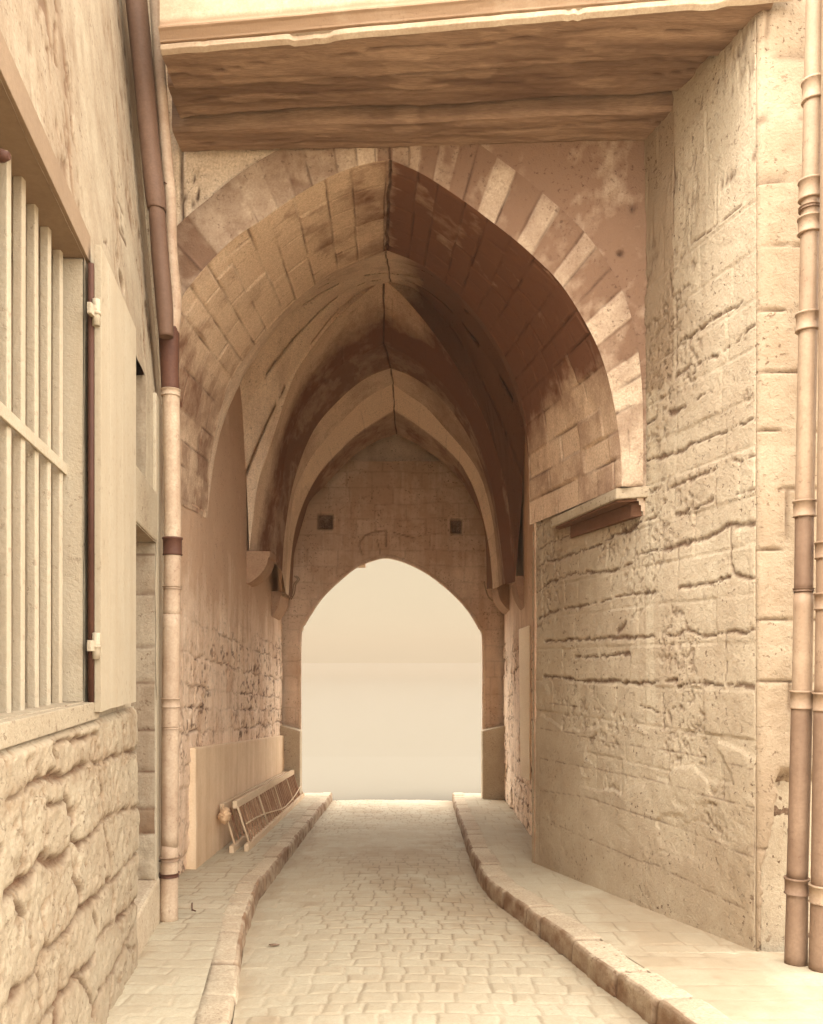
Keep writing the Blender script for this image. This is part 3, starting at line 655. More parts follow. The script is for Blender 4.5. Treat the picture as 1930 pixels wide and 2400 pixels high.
# corbels
def corbel(x0, x1, y0, y1, yy, zt, flip):
    bm = bmesh.new()
    nseg = 10; prof = []
    for k in range(nseg + 1):
        t = k / nseg; prof.append((1 - .72 * t ** 2.2, zt - .08 - t * .36))
    wallx, outx = x0, x1
    pts = [(wallx, yy - y0, zt), (outx, yy - y0, zt), (outx, yy - y0, zt - .08)] + [(wallx + (outx - wallx) * (.92 * a), yy - y0, z) for a, z in prof] + [(wallx, yy - y0, prof[-1][1] - .02)]
    add_prism(bm, pts, (0, y1, 0), .008)
    return bm_mesh('corbel', bm)
zcb = CZ + (1550 - 1292) / 2000 * 11.9
link('corbel', corbel(wlx(11.9) - .05, wlx(11.9) + .33, .02, .55, 11.9, zcb, 1), M_corb, GW)
link('corbel', corbel(wrx(11.8) + .06, wrx(11.8) - .12, .02, .55, 11.8, CZ + (1550 - 1350) / 2000 * 11.8, 1), M_corb, GW)
link('corbel', corbel(wlx(14.6) - .05, wlx(14.6) + .16, .02, 1.0, 14.6, CZ + (1550 - 1385) / 2000 * 14.6, 1), M_corb, GW)
link('corbel', corbel(wrx(14.6) + .05, wrx(14.6) - .22, .02, 1.0, 14.6, CZ + (1550 - 1370) / 2000 * 14.6, 1), M_corb, GW)
# impost slab under the springing of the front arch, right
bm = bmesh.new()
iz = CZ + (1550 - 1140) / 2000 * 6.65 - .03
wp = lambda Y, o: (RWa + RWb * Y + o, Y)
a0 = (*wp(6.68, .03), iz - .0); 
bmp = [(*wp(6.62, .02), iz), (*wp(6.72, -.20), iz), (*wp(8.15, -.10), iz), (*wp(8.3, .03), iz)]
add_prism(bm, [(x, y, iz - .055) for x, y, z in bmp], (0, 0, .085), .010)
bmp2 = [(*wp(6.68, .02), 0), (*wp(6.76, -.15), 0), (*wp(8.0, -.05), 0), (*wp(8.1, .02), 0)]
link('impost', bm_mesh('impost', bm), M_lime, GW)
bm = bmesh.new(); add_prism(bm, [(*wp(6.66, .02), iz - .075), (*wp(6.76, -.175), iz - .075), (*wp(8.08, -.08), iz - .075), (*wp(8.2, .02), iz - .075)], (0, 0, .017), 0)  # thin plate added to paint the slab's underside in shade
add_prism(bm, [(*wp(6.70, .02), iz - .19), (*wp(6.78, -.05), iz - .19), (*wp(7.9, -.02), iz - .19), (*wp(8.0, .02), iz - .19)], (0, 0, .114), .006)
link('impost_shade_plate', bm_mesh('impost_shade_plate', bm), M_undershade, GW)
# guard stones at the foot of the far opening
for xa_, xb_, s in ((-2.52, P(707, 1700, 16.2).x + .02, 1), (1.90, P(1130, 1700, 16.2).x - .02, -1)):
    bm = bmesh.new(); z0 = float(gz(16)) + .1; zt = P(665, 1695, 16).z; zf = P(707, 1712, 16).z
    add_prism(bm, [(xa_, 15.85, z0), (xb_, 15.85, z0), (xb_, 15.85, zf), (xa_, 15.85, zt)], (0, .3, 0), .02)
    link('guard_stone', bm_mesh('guard_stone', bm), M_kerb, GW)
# iron cramps at the springing of the last arch
bm = bmesh.new(); hk = [P(690, 1350, 15.5), P(698, 1358, 15.5), P(689, 1370, 15.5), P(686, 1390, 15.5), P(678, 1405, 15.5)]
add_tube(bm, smoothpts(hk, 4), .012, 8); hk2 = [p + Vector((.035, 0, .0)) for p in hk]; add_tube(bm, smoothpts(hk2, 4), .012, 8)
link('iron_cramp', bm_mesh('iron_cramp', bm), M_zinc, GW)
bm = bmesh.new(); hk = [P(1135, 1363, 15.5), P(1139, 1382, 15.5), P(1146, 1400, 15.5), P(1156, 1409, 15.5)]
add_tube(bm, smoothpts(hk, 4), .014, 8); link('iron_cramp', bm_mesh('iron_cramp', bm), M_zinc, GW)
# mass round the vault; unseen roof slab added to block light
bm = bmesh.new()
add_prism(bm, [(-3.2, 6.95, 7.4), (2.4, 6.95, 7.4), (2.4, 16.9, 7.4), (-3.2, 16.9, 7.4)], (0, 0, .3))
add_prism(bm, [(-3.2, 6.95, -1.6), (-2.75, 6.95, -1.6), (-2.75, 16.9, -1.6), (-3.2, 16.9, -1.6)], (0, 0, 8.99))
add_prism(bm, [(2.1, 9.02, -1.6), (2.4, 9.02, -1.6), (2.4, 16.9, -1.6), (2.1, 16.9, -1.6)], (0, 0, 8.98))
add_prism(bm, [(-2.74, 16.32, 4.9), (2.09, 16.32, 4.9), (2.09, 16.9, 4.9), (-2.74, 16.9, 4.9)], (0, 0, 2.49))
for x0, x1 in ((-2.74, opw[2].x - .19), (opw[16].x + .19, 2.09)):
    add_prism(bm, [(x0, 16.32, -1.7), (x1, 16.32, -1.7), (x1, 16.9, -1.7), (x0, 16.9, -1.7)], (0, 0, 6.59))
for x0, x1 in ((opw[2].x - .188, -.9), (.75, opw[16].x + .188)):
    add_prism(bm, [(x0, 16.34, 3.45), (x1, 16.34, 3.45), (x1, 16.88, 3.45), (x0, 16.88, 3.45)], (0, 0, 1.44))
add_prism(bm, [(-.898, 16.345, 3.8), (.748, 16.345, 3.8), (.748, 16.875, 3.8), (-.898, 16.875, 3.8)], (0, 0, 1.09))
link('vault_mass_and_added_cover', bm_mesh('vault_mass_and_added_cover', bm), M_tun, GW)

# ================================================================== timber building bridging the passage
BB = empty('bridging_house', 'old house spanning the passage on heavy dark oak beams, pale cornice above', 'building', (0, 5.5, 3.9))
zb = CZ + 4.097
def bline(t, x):    # line from front (t=0) to back (t=1) of the soffit at plan x
    yl = 5.73 + (6.86 - 5.73) * t; yr = 5.33 + (6.70 - 5.33) * t
    return yl + (yr - yl) * (x + 1.66) / (1.735 + 1.66)
def beam(t0, t1, zlo, seed, drop):
    xs = lines(-1.69 - .075 * seed, .02, 2.25); n = 60
    prof = [(0, .34), (0, .1), (.0, .03), (.05, .0), (.2, -.004), (.5, -.006), (.8, -.004), (.95, 0), (1, .03), (1, .1), (1, .34)]
    pp = []
    for i in range(len(prof) - 1):
        for k in range(6): pp.append((prof[i][0] + (prof[i + 1][0] - prof[i][0]) * k / 6, prof[i][1] + (prof[i + 1][1] - prof[i][1]) * k / 6))
    pp.append(prof[-1]); pp = np.array(pp)
    X_, J = np.meshgrid(xs, np.arange(len(pp)))
    t = pp[J, 0]; hh = pp[J, 1]
    wob = .05 * fbm(X_ * .9, t * .8 + seed * 3, 200 + seed, 3); y0 = bline(t0, X_) + wob; y1 = bline(t1, X_) + .05 * fbm(X_ * .9, X_ * 0 + seed * 9, 210 + seed, 3)
    Y_ = y0 + (y1 - y0) * t
    Z_ = zlo + hh + drop + .04 * fbm(X_ * 1.3, Y_ * 3, 220 + seed) + .035 * fbm(X_ * 2, Y_ * 18, 230 + seed, 4) + .012 * fbm(X_ * 12, Y_ * 30, 235 + seed, 3)
    crk = 1 - sm(np.abs(t - .45 - .25 * fbm(X_ * .8, X_ * 0, 240 + seed, 3) * 2) / .025); crk = crk * (hh < .02) * sm((fbm(X_ * 1.5, X_ * 0 + 5, 250 + seed) + .1) / .1)
    Z_ = Z_ + .03 * crk
    tone = fbm(X_ * 1.1, Y_ * 9, 260 + seed, 5, .6) * 1.1 - .05 - .4 * sm((fbm(X_ * 1.7, Y_ * 7, 265 + seed, 4) - .12) / .05)
    me = gridmesh('beam', np.stack([X_, Y_, Z_], -1), {'tone': tone, 'joint': crk * .9})
    return link('beam', me, M_beam, BB)
beam(.0, .35, zb, 0, .0); beam(.385, .69, zb, 1, .06); beam(.725, 1.0, zb, 2, -.015)
# cornice: light fillet, hollow, wall above
xs = lines(-1.68, .03, 2.35)
cp = [(.03, -.02), (.0, .0), (0, .01), (0, .03), (.014, .034), (.014, .040), (-.005, .044), (-.008, .055), (-.02, .075), (-.035, .095), (-.05, .105), (-.05, .118), (-.02, .121), (-.02, .30), (-.02, .8), (-.02, 1.6)]
pp = []
for i in range(len(cp) - 1):
    for k in range(5): pp.append((cp[i][0] + (cp[i + 1][0] - cp[i][0]) * k / 5, cp[i][1] + (cp[i + 1][1] - cp[i][1]) * k / 5))
pp = np.array(pp + [cp[-1]]); X_, J = np.meshgrid(xs, np.arange(len(pp)))
brk =  .02 * sm((fbm(X_ * 5, X_ * 0, 280) - .1) / .1)
Y_ = bline(0, X_) - .02 + pp[J, 0] + .006 * fbm(X_ * 6, J * .2, 281) + brk * (J < 17)
Z_ = zb + .0 + pp[J, 1] + .010 * fbm(X_ * 3, J * .0, 282, 3)
ni = 65
tone = np.where((J > 24) & (J < 62), .55, -.1) + .3 * fbm(X_ * 2, Z_ * 4, 283)  # hollow darker than the fillet, its shade put into the tone
link('cornice', gridmesh('cornice', np.stack([X_, Y_, Z_], -1)[:ni + 2], {'tone': tone[:ni + 2], 'joint': 0 * tone[:ni + 2]}), M_corn, BB)
link('upper_wall', gridmesh('upper_wall', np.stack([X_, Y_, Z_], -1)[ni + 1:], {'tone': .05 + .25 * fbm(X_ * 3, Z_ * 3, 284)[ni + 1:], 'joint': 0 * tone[ni + 1:]}), M_plas, BB)
bm = bmesh.new()
add_prism(bm, [(-1.66, bline(0, -1.66) + .04, zb + .30), (2.3, bline(0, 2.3) + .04, zb + .30), (2.3, 6.66, zb + .30), (-1.66, 6.84, zb + .30)], (0, 0, 1.4))
link('house_body', bm_mesh('house_body', bm), M_plas, BB)

# ================================================================== left house
LH = empty('plastered_house', 'plastered house on rough stone base with barred window on the left', 'house', (-1.6, 4, 0))
def nlx(Y): return NLa + NLb * Y
def lean(Z): return -.085 * np.maximum(0, Z - 3.5)
nn = np.array([1, -NLb, 0]); nn = nn / np.linalg.norm(nn)
LEDGE = 1.33; YC = 5.10; YE = 6.24
# plaster wall with openings
ys = lines(-1.5, .05, 2.3, .02, 3.85, .014, YC, .012, 5.68, .012, 6.05, .012, YE); zs = lines(LEDGE, .0145, 1.42, .0145, 2.44, .0145, 2.79, .0145, 3.42, .0145, 3.505, .014, 6.0, .05, 6.6)
U, V = np.meshgrid(ys, zs)
yc = ((U[:-1, :-1] + U[1:, 1:]) / 2); zc = ((V[:-1, :-1] + V[1:, 1:]) / 2)
m = ~((yc > 2.3) & (yc < 3.85) & (zc > 1.42) & (zc < 3.42))
m &= ~((yc > YC) & (yc < 6.05) & (zc < 2.44))
m &= ~((yc > YC + .05) & (yc < 5.68) & (zc > 2.79) & (zc < 3.505))
band = (V < 2.8) & (U > YC)
pit = sm((fbm(U * 2.2, V * 1.3, 300) + .06) / .18) * sm((V - 3.4) / .4) * sm((U - 2.6) / .5)
spk = sm((fbm(U * 18, V * 8, 301, 4, .6) - .05) / .08) * pit
h = .02 * fbm(U * 1.6, V * 1.6, 302) + .006 * fbm(U * 10, V * 10, 303) - .010 * spk + .02 * band
marks = [([onplane(250 + .2088 * x, 400 + .2088 * y, NLa, NLb) for x, y in p], w) for p, w in (
    ([(262, 330), (325, 500)], .014), ([(245, 655), (335, 840)], .020), ([(222, 450), (240, 555)], .020), ([(283, 645), (307, 705)], .018), ([(282, 520), (292, 560)], .013), ([(335, 600), (345, 655)], .013),
    ([(0, 805), (70, 800), (40, 830), (45, 870)], .006), ([(60, 850), (130, 1030)], .003), ([(425, 1850), (465, 1920)], .005), ([(455, 1100), (465, 1500), (470, 2150)], .007))]
mk_ = 1 - sm(polydist(U, V, marks) / 1.3)
oy, oz = onplane(250 + .2088 * 220, 400 + .2088 * 1255, NLa, NLb)
ov = 1 - sm((np.hypot((U - oy) / .085, (V - oz) / .055) - .8) / .3)
halo = 1 - sm((np.hypot((U - oy) / .16, (V - oz) / .19) - .6) / .6)
tone = .15 * fbm(U * 1.2, V * 1.2, 304) + .45 * spk + .12 * pit - .3 * halo * sm((V - 2.8)) - .25 * sm((3.42 - V) / .2)
pos = np.stack([nlx(U) + lean(V) + nn[0] * (h - .03 * ov - .01 * mk_), U + nn[1] * h, V], -1)
link('plaster_wall', gridmesh('plaster_wall', pos, {'tone': tone, 'joint': np.clip(mk_ + ov + .35 * spk, 0, 1)}, mask=m, flip=False), M_plas, LH)
# rubble base with traced joints
s7 = .3477
def LJ(pts): return [onplane(s7 * x, 1650 + s7 * y, NLa, NLb) for x, y in pts]
LB = [(LJ(p), w) for p, w in (
    ([(-60, 680), (0, 640), (60, 600), (150, 540), (250, 490), (330, 480), (420, 440), (550, 400), (600, 410), (740, 350), (830, 320), (895, 320)], .022),
    ([(280, 262), (420, 250), (520, 235), (590, 215)], .012), ([(270, 290), (295, 400), (280, 480)], .018), ([(590, 215), (580, 340), (560, 395)], .018),
    ([(355, 600), (370, 660), (430, 760), (410, 860), (430, 930)], .018), ([(225, 690), (225, 900), (205, 1040)], .016), ([(225, 690), (300, 690), (355, 660)], .010), ([(370, 480), (360, 600)], .014),
    ([(600, 420), (630, 600), (625, 780), (560, 870), (480, 940), (430, 940)], .020), ([(430, 940), (370, 1020), (250, 1050), (190, 1040), (100, 1190), (30, 1220), (-60, 1290)], .022),
    ([(620, 800), (710, 730), (880, 690), (915, 720)], .012), ([(640, 820), (670, 950), (692, 1100), (690, 1180)], .018), ([(690, 1180), (620, 1240), (550, 1340), (460, 1390), (475, 1290), (430, 1150), (425, 940)], .020),
    ([(700, 1190), (760, 1130), (800, 1070), (875, 1010)], .016), ([(460, 1390), (400, 1530), (330, 1600), (200, 1690), (160, 1790), (60, 1900), (-40, 1990)], .020),
    ([(700, 1190), (712, 1290), (692, 1480)], .016), ([(875, 1320), (780, 1430), (680, 1500), (600, 1590), (580, 1650), (560, 1750), (440, 1840), (370, 1940), (300, 2000), (180, 2160)], .022),
    ([(580, 1640), (585, 1500), (560, 1380)], .012), ([(50, 650), (60, 900), (50, 1150)], .014), ([(160, 1790), (190, 1900), (200, 2100)], .016), ([(0, 1330), (80, 1400), (100, 1460)], .010),
    ([(860, 1500), (780, 1640), (700, 1800), (610, 1930), (540, 2100)], .018), ([(700, 1800), (680, 2060)], .014), ([(440, 1840), (520, 1950), (560, 2100)], .016), ([(330, 1950), (300, 2150)], .05), ([(860, 1640), (800, 1650)], .012))]
ys = lines(-1.5, .06, 2.2, .011, 4.2, .011, YC); zs = lines(-.55, .012, LEDGE)
U, V = np.meshgrid(ys, zs)
d = polydist(U + .06 * fbm(U * 8, V * 8, 310, 5, .7), V + .06 * fbm(U * 6 + 8, V * 6, 311, 5, .6), LB)
d2, bid = masonry(U, V, np.arange(-1, 2, .34), .5, 312, warp=.06)
d = np.where(U < 2.55, np.minimum(d, d2 / .02), d)
wv = .35 + 1.5 * sm((fbm(U * 5, V * 5, 318, 4, .65) + .2) / .4)
g = 1 - sm(d / (.85 * wv)); soft = 1 - sm(d / 3.2)
rid = np.abs(fbm(U * 4, V * 4, 319, 5, .6)) 
h = -.030 * g - .004 * soft + .018 * fbm(U * 1.6, V * 1.6, 313, 3) - .025 * rid + .022 * fbm(U * 8, V * 8, 314, 5, .7) + .016 * fbm(U * 26, V * 26, 315) + .05
h = h * sm((YC + .02 - U) / .05) + .0
cut = sm((LEDGE - V) / .03); h = h * cut + .02 * (1 - cut)
pb = sm((fbm(U * 22, V * 22, 320, 4, .7) - .08) / .05) * sm((fbm(U * 2.5, V * 2.5, 321) + .02) / .1); h = h - .008 * pb
tone = .6 * fbm(U * 2.5, V * 2.5, 316, 5, .6) + .4 * soft + .6 * pb + .2 * sm((.3 - V) / .8) + .25 * (V > 1.1) * sm((fbm(U * 7, V * 4, 317)) / .15)
pos = np.stack([nlx(U) + nn[0] * h, U + nn[1] * h, V], -1)
ledge = pos[-1:].copy(); ledge[..., 0] -= .12; ledge[..., 2] += .004
pos = np.concatenate([pos, ledge], 0); tone = np.concatenate([tone, tone[-1:] * 0 - .1], 0); g = np.concatenate([g, g[-1:] * 0], 0)
endc = pos[:, -1:].copy(); endc[..., 0] -= .5; pos = np.concatenate([pos, endc], 1); tone = np.concatenate([tone, tone[:, -1:]], 1); g = np.concatenate([g, g[:, -1:]], 1)
link('rubble_base', gridmesh('rubble_base', pos, {'tone': tone, 'joint': np.clip(g * 1.2, 0, 1)}, flip=False), M_rub, LH)
# reveals and jambs (front-facing pier of the doorway, coursed)
def jamb(name, Y, x0, x1, z0, z1, mat, courses=None, seed=320, parent=None):
    xs = np.linspace(x0, x1, 34); zs = lines(z0, .014, z1); X_, Z_ = np.meshgrid(xs, zs)
    j = 0 * X_; h = .012 * fbm(X_ * 5, Z_ * 5, seed) + .006 * fbm(X_ * 22, Z_ * 22, seed + 1); t = .2 * fbm(X_ * 4, Z_ * 2, seed + 3)
    if courses:
        Zw = Z_ + .03 * fbm(X_ * 7, Z_ * 5, seed + 2)
        cc = np.array(courses); ci = np.clip(np.searchsorted(cc, Zw) - 1, 0, len(cc) - 2); dv = np.minimum(np.abs(Zw - cc[ci]), np.abs(cc[ci + 1] - Zw))
        r = np.random.RandomState(seed).rand(len(cc)); j = (1 - sm(dv / .014)) * .8
        low = sm((.7 - Z_) / .3); h = h - .008 * (1 - sm(dv / .03)) + .03 * low * fbm(X_ * 9, Z_ * 9, seed + 5); t = t + .9 * (r[ci] - .35) * low + .3 * (r[ci] - .5)
    pos = np.stack([X_, Y - h, Z_], -1)
    return link(name, gridmesh(name, pos, {'tone': t, 'joint': j}), mat, parent or LH)
def zp(py, Y): return CZ + (1550 - py) / 2000 * Y
jamb('door_jamb', 6.05, nlx(6.05) - .45, nlx(6.05) + .01, -.4, 2.44, M_plas, [-.5, zp(2064, 6.05), zp(1955, 6.05), zp(1895, 6.05), zp(1810, 6.05), zp(1711, 6.05), zp(1600, 6.05), zp(1515, 6.05), zp(1390, 6.05), zp(1300, 6.05), 2.5], 320)
jamb('window_jamb', 5.68, nlx(5.68) - .3, nlx(5.68) + .004, 2.79, 3.505, M_plas, None, 330)
jamb('corner_return', 6.66, nlx(6.66) - .75, nlx(6.66) + .0, -.5, 7.4, M_plas, None, 335)
# wall end strip turning in at YE
ys = lines(YE, .03, 6.66); zs = lines(-.45, .03, 7.4); U, V = np.meshgrid(ys, zs)
pos = np.stack([nlx(U) - .012 + lean(V) + .01 * fbm(U * 6, V * 2, 340), U, V], -1)
link('end_wall', gridmesh('end_wall', pos, {'tone': .25 + .3 * fbm(U * 3, V * 2, 341), 'joint': 0 * U}), M_plas, LH)
# pale corner strip beside the doorway, full height below the transom
bm = bmesh.new(); add_prism(bm, [(nlx(6.06) - .05, 6.06, -.42), (nlx(6.06) + .022, 6.06, -.42), (nlx(6.225) + .022, 6.225, -.42), (nlx(6.225) - .05, 6.225, -.42)], (0, 0, 3.93), .008)
link('corner_trim', bm_mesh('corner_trim', bm), M_pale, LH)
# transom stone band across the doorway recess
bm = bmesh.new(); add_prism(bm, [(nlx(YC) + .03, YC - .02, 2.445), (nlx(6.06) + .03, 6.055, 2.445), (nlx(6.06) - .28, 6.055, 2.445), (nlx(YC) - .28, YC - .02, 2.445)], (0, 0, .345), .014)
link('transom_stone', bm_mesh('transom_stone', bm), M_rub, LH)
# step
bm = bmesh.new(); zst = zp(2064, 6.05)
add_prism(bm, [(nlx(YC) + .02, YC + .005, -.6), (nlx(6.3) + .03, 6.3, -.6), (nlx(6.3) - .5, 6.3, -.6), (nlx(YC) - .5, YC + .005, -.6)], (0, 0, .6 + zst), .03)
link('door_step', bm_mesh('door_step', bm), M_kerb, LH)
# recess: door, back
bm = bmesh.new(); add_prism(bm, [(nlx(YC) - .32, YC, zst), (nlx(6.1) - .32, 6.1, zst), (nlx(6.1) - .38, 6.1, zst), (nlx(YC) - .38, YC, zst)], (0, 0, 2.44 - zst))
link('door', bm_mesh('door', bm), M_door, LH)
# solid body (pieces behind the openings kept dark)
bm = bmesh.new()
def slab(y0, y1, z0, z1, off0, off1):
    add_prism(bm, [(nlx(y0) + off1, y0, z0), (nlx(y1) + off1, y1, z0), (nlx(y1) + off0, y1, z0), (nlx(y0) + off0, y0, z0)], (0, 0, z1 - z0))
slab(-1.5, YC - .01, -.7, LEDGE - .03, -1.2, -.09)
slab(-1.5, 2.28, LEDGE - .02, 3.43, -1.2, -.04)
slab(3.862, YC - .01, LEDGE - .021, 3.41, -1.2, -.04)
slab(-1.5, 6.2, 3.53, 3.9, -1.2, -.09); slab(-1.5, 6.2, 3.91, 6.5, -1.4, -.45)
slab(YC, 6.2, -.7, 3.52, -1.2, -.42)
link('house_body', bm_mesh('house_body', bm), M_void, LH)
# ---- barred window
WN = bpy.data.objects.new('window', None); COL.objects.link(WN); WN.parent = LH; WN.location = (0, 0, 0)
def wlink(name, bm, mat, par): return link(name, bm_mesh(name, bm), mat, par)
BA = -.97; bx = lambda Y: BA + NLb * Y
for Yb in (2.36, 2.53, 2.70, 2.88, 3.06, 3.225, 3.42, 3.60, 3.80):
    bm = bmesh.new(); r = random.Random(int(Yb * 100)); add_bar(bm, (bx(Yb), Yb, 1.40), (bx(Yb) + r.uniform(-.004, .004), Yb + r.uniform(-.004, .004), 3.49), .036, .036, .005, up=(0, 1, 0))
    wlink('bar', bm, M_pale, WN)
bm = bmesh.new(); add_bar(bm, (bx(2.28) + .026, 2.28, 2.465), (bx(3.9) + .026, 3.9, 2.465), .012, .05, .003); wlink('crossbar', bm, M_pale, WN)
bm = bmesh.new()
slabw = lambda y0, y1, z0, z1, o0, o1: add_prism(bm, [(nlx(y0) + o1, y0, z0), (nlx(y1) + o1, y1, z0), (nlx(y1) + o0, y1, z0), (nlx(y0) + o0, y0, z0)], (0, 0, z1 - z0), .004)
slabw(2.25, 3.98, 1.335, 1.415, -.30, .045); wlink('sill', bm, M_rub, WN)
bm = bmesh.new(); slabw(2.2, 3.95, 1.3, 3.6, -.36, -.31); wlink('pane', bm, M_pane, WN)
bm = bmesh.new(); slabw(3.852, 3.90, 1.416, 3.42, -.31, -.004); wlink('reveal', bm, M_pale, WN)
bm = bmesh.new(); slabw(2.25, 2.298, 1.416, 3.42, -.31, -.004); wlink('reveal', bm, M_pale, WN)
bm = bmesh.new(); slabw(2.24, 3.92, 3.424, 3.55, -.31, .018); wlink('head', bm, M_pane, WN)
bm = bmesh.new(); slabw(2.24, 3.87, 3.40, 3.423, -.30, -.255); wlink('frame', bm, M_pale, WN)
bm = bmesh.new(); q = P(8, 365, 2.75); add_tube(bm, [q + Vector((-.2, 0, 0)), q, q + Vector((.02, 0, 0))], [.02, .02, .012], 12); wlink('bolt', bm, M_iron, WN)
# ---- shutter folded back on the wall
SH = bpy.data.objects.new('shutter', None); COL.objects.link(SH); SH.parent = LH
bm = bmesh.new()
for k in range(5):
    y0 = 3.87 + k * .196; y1 = y0 + .194
    add_prism(bm, [(nlx(y0) + .075, y0, 1.37 + .004 * (k % 2)), (nlx(y1) + .075, y1, 1.37), (nlx(y1) + .045, y1, 1.37), (nlx(y0) + .045, y0, 1.37)], (0, 0, 2.12), .002)
wlink('boards', bm, M_pale, SH)
for zz_ in (zp(1514, 3.87), zp(735, 3.87)):
    bm = bmesh.new(); c = Vector((nlx(3.86) + .055, 3.86, zz_)); add_tube(bm, [c + Vector((0, 0, -.06)), c + Vector((0, 0, .06))], .017, 12); add_tube(bm, [c + Vector((0, 0, -.01)), c + Vector((0, 0, .004))], .021, 12)
    add_box(bm, c + Vector((-.01, -.035, 0)), (.02, .05, .05), bevel=.004); wlink('hinge', bm, M_pale, SH)
bm = bmesh.new(); add_tube(bm, [(nlx(3.86) + .03, 3.865, 1.40), (nlx(3.86) + .03, 3.865, 3.40)], .014, 10); wlink('hinge_rod', bm, M_iron, SH)

# ================================================================== drainpipes
def pipe_thing(name, label, base, group=None): return empty(name, label, 'drainpipe', tuple(base), group)
PY = 6.22
DP = pipe_thing('drainpipe', 'forked lead drainpipe with dark joint on left house corner', P(401, 2150, PY))
def pb(name, pts, rad, mat, par, seg=28, n=6):
    bm = bmesh.new(); sp_ = smoothpts(pts, n)
    if hasattr(rad, '__len__'): rr = list(np.interp(np.linspace(0, 1, len(sp_)), np.linspace(0, 1, len(rad)), rad))
    else: rr = rad
    add_tube(bm, sp_, rr, seg); return link(name, bm_mesh(name, bm), mat, par)
def LP(px, py): return P(px, py, PY)
pb('lower_pipe', [LP(396, 2165), LP(398, 1980)], [.066, .062], M_zinc, DP)
pb('lower_pipe', [LP(398, 1985), LP(400, 1700), LP(403, 1440)], .062, M_zinc, DP)
pb('lower_pipe', [LP(403, 1445), LP(405, 1300), LP(404, 1100), LP(401, 905)], .061, M_zinc, DP)
pb('junction', [LP(400, 915), LP(398, 860), LP(397, 800), LP(397, 770)], [.066, .064, .070, .073, .074], M_iron, DP)
def collar(px, py, r, hgt, mat, par, Y=PY, lip=.006, name='collar'):
    bm = bmesh.new(); c = P(px, py, Y); z = hgt / 2
    add_tube(bm, [c + Vector((0, 0, -z)), c + Vector((0, 0, -z * .9)), c + Vector((0, 0, -z * .8)), c + Vector((0, 0, z * .75)), c + Vector((0, 0, z * .8)), c + Vector((0, 0, z))], [r, r + lip, r, r, r + lip, r + lip], 28)
    link(name, bm_mesh(name, bm), mat, par)
collar(401, 922, .067, .05, M_zinc, DP); collar(405, 1281, .067, .13, M_iron, DP); collar(404, 1378, .063, .02, M_zinc, DP, lip=.010, name='clamp')
collar(401, 1647, .066, .07, M_zinc, DP); collar(401, 1705, .064, .02, M_zinc, DP); collar(398, 2012, .067, .03, M_castd, DP, lip=.010); collar(397, 2050, .066, .03, M_iron, DP, lip=.008)
pb('branch_pipe', [LP(397, 800), LP(405, 745), LP(409, 690), LP(406, 640), LP(402, 560), LP(400, 470), LP(394, 400), LP(384, 280), LP(376, 180), LP(370, 80), LP(366, 0), LP(362, -90)], [.066, .058, .048, .040, .042, .042, .042, .042, .045, .047], M_zinc, DP)
def LP2(px, py): return P(px, py, 6.08)
pb('branch_pipe', [LP2(390, 790), LP2(386, 720), LP2(376, 600), LP2(368, 495), LP2(366, 480)], [.05, .060, .060, .056, .056], M_pdark, DP)
pb('branch_pipe', [LP2(368, 492), LP2(367, 480), LP2(358, 400), LP2(348, 300), LP2(338, 180), LP2(326, 60), LP2(318, -20), LP2(312, -90)], [.060, .070, .068, .070, .074, .076, .08], M_pdark, DP)
bm = bmesh.new(); c = LP(391, 435); add_tube(bm, [c + Vector((-.05, -.0, .01)), c + Vector((0, -.05, -.005)), c + Vector((.05, 0, -.02))], .005, 8); link('wire_tie', bm_mesh('wire_tie', bm), M_iron, DP)
# right pair
RY = 5.12
def RP(px, py, Y=RY): return P(px, py, Y)
D1 = pipe_thing('drainpipe', 'tall leaning cast iron drainpipe with many collars at the right wall corner', RP(1866, 2255))
pb('pipe', [RP(1866, 2262), RP(1870, 2060)], [.066, .060], M_castd, D1); pb('pipe', [RP(1869, 2060), RP(1875, 1850), RP(1880, 1640)], .060, M_castd, D1)
pb('pipe', [RP(1880, 1650), RP(1884, 1390)], .056, M_cast, D1); pb('pipe', [RP(1884, 1390), RP(1886, 1200)], .053, M_castd, D1); pb('pipe', [RP(1886, 1200), RP(1892, 900), RP(1898, 600), RP(1905, 300), RP(1912, 0), RP(1914, -90)], .054, M_cast, D1)
for px, py, hh, r, mt in ((1868, 2076, .10, .068, M_castd), (1881, 1640, .11, .067, M_cast), (1884, 1383, .02, .058, M_castd), (1886, 1193, .10, .062, M_cast), (1893, 756, .11, .064, M_cast), (1898, 530, .10, .064, M_cast), (1900, 447, .12, .065, M_cast), (1908, 215, .13, .066, M_cast), (1899, 490, .02, .060, M_castd)):
    collar(px, py, r, hh, mt, D1, RY)
D2 = pipe_thing('drainpipe', 'shorter cast iron drainpipe beside the taller one, cut by the photo edge', RP(1925, 2272, 5.0))
def RQ(px, py): return P(px, py, 5.0)
pb('pipe', [RQ(1926, 2275), RQ(1928, 2100)], [.071, .064], M_castd, D2); pb('pipe', [RQ(1928, 2100), RQ(1935, 1640)], .064, M_castd, D2); pb('pipe', [RQ(1935, 1640), RQ(1940, 1300), RQ(1944, 900), RQ(1950, 300), RQ(1953, -60)], .060, M_cast, D2)
for px, py, hh, r in ((1929, 2095, .11, .073), (1936, 1645, .11, .070), (1940, 1410, .10, .070), (1941, 1290, .10, .069)):
    collar(px, py, r, hh, M_cast, D2, 5.0)

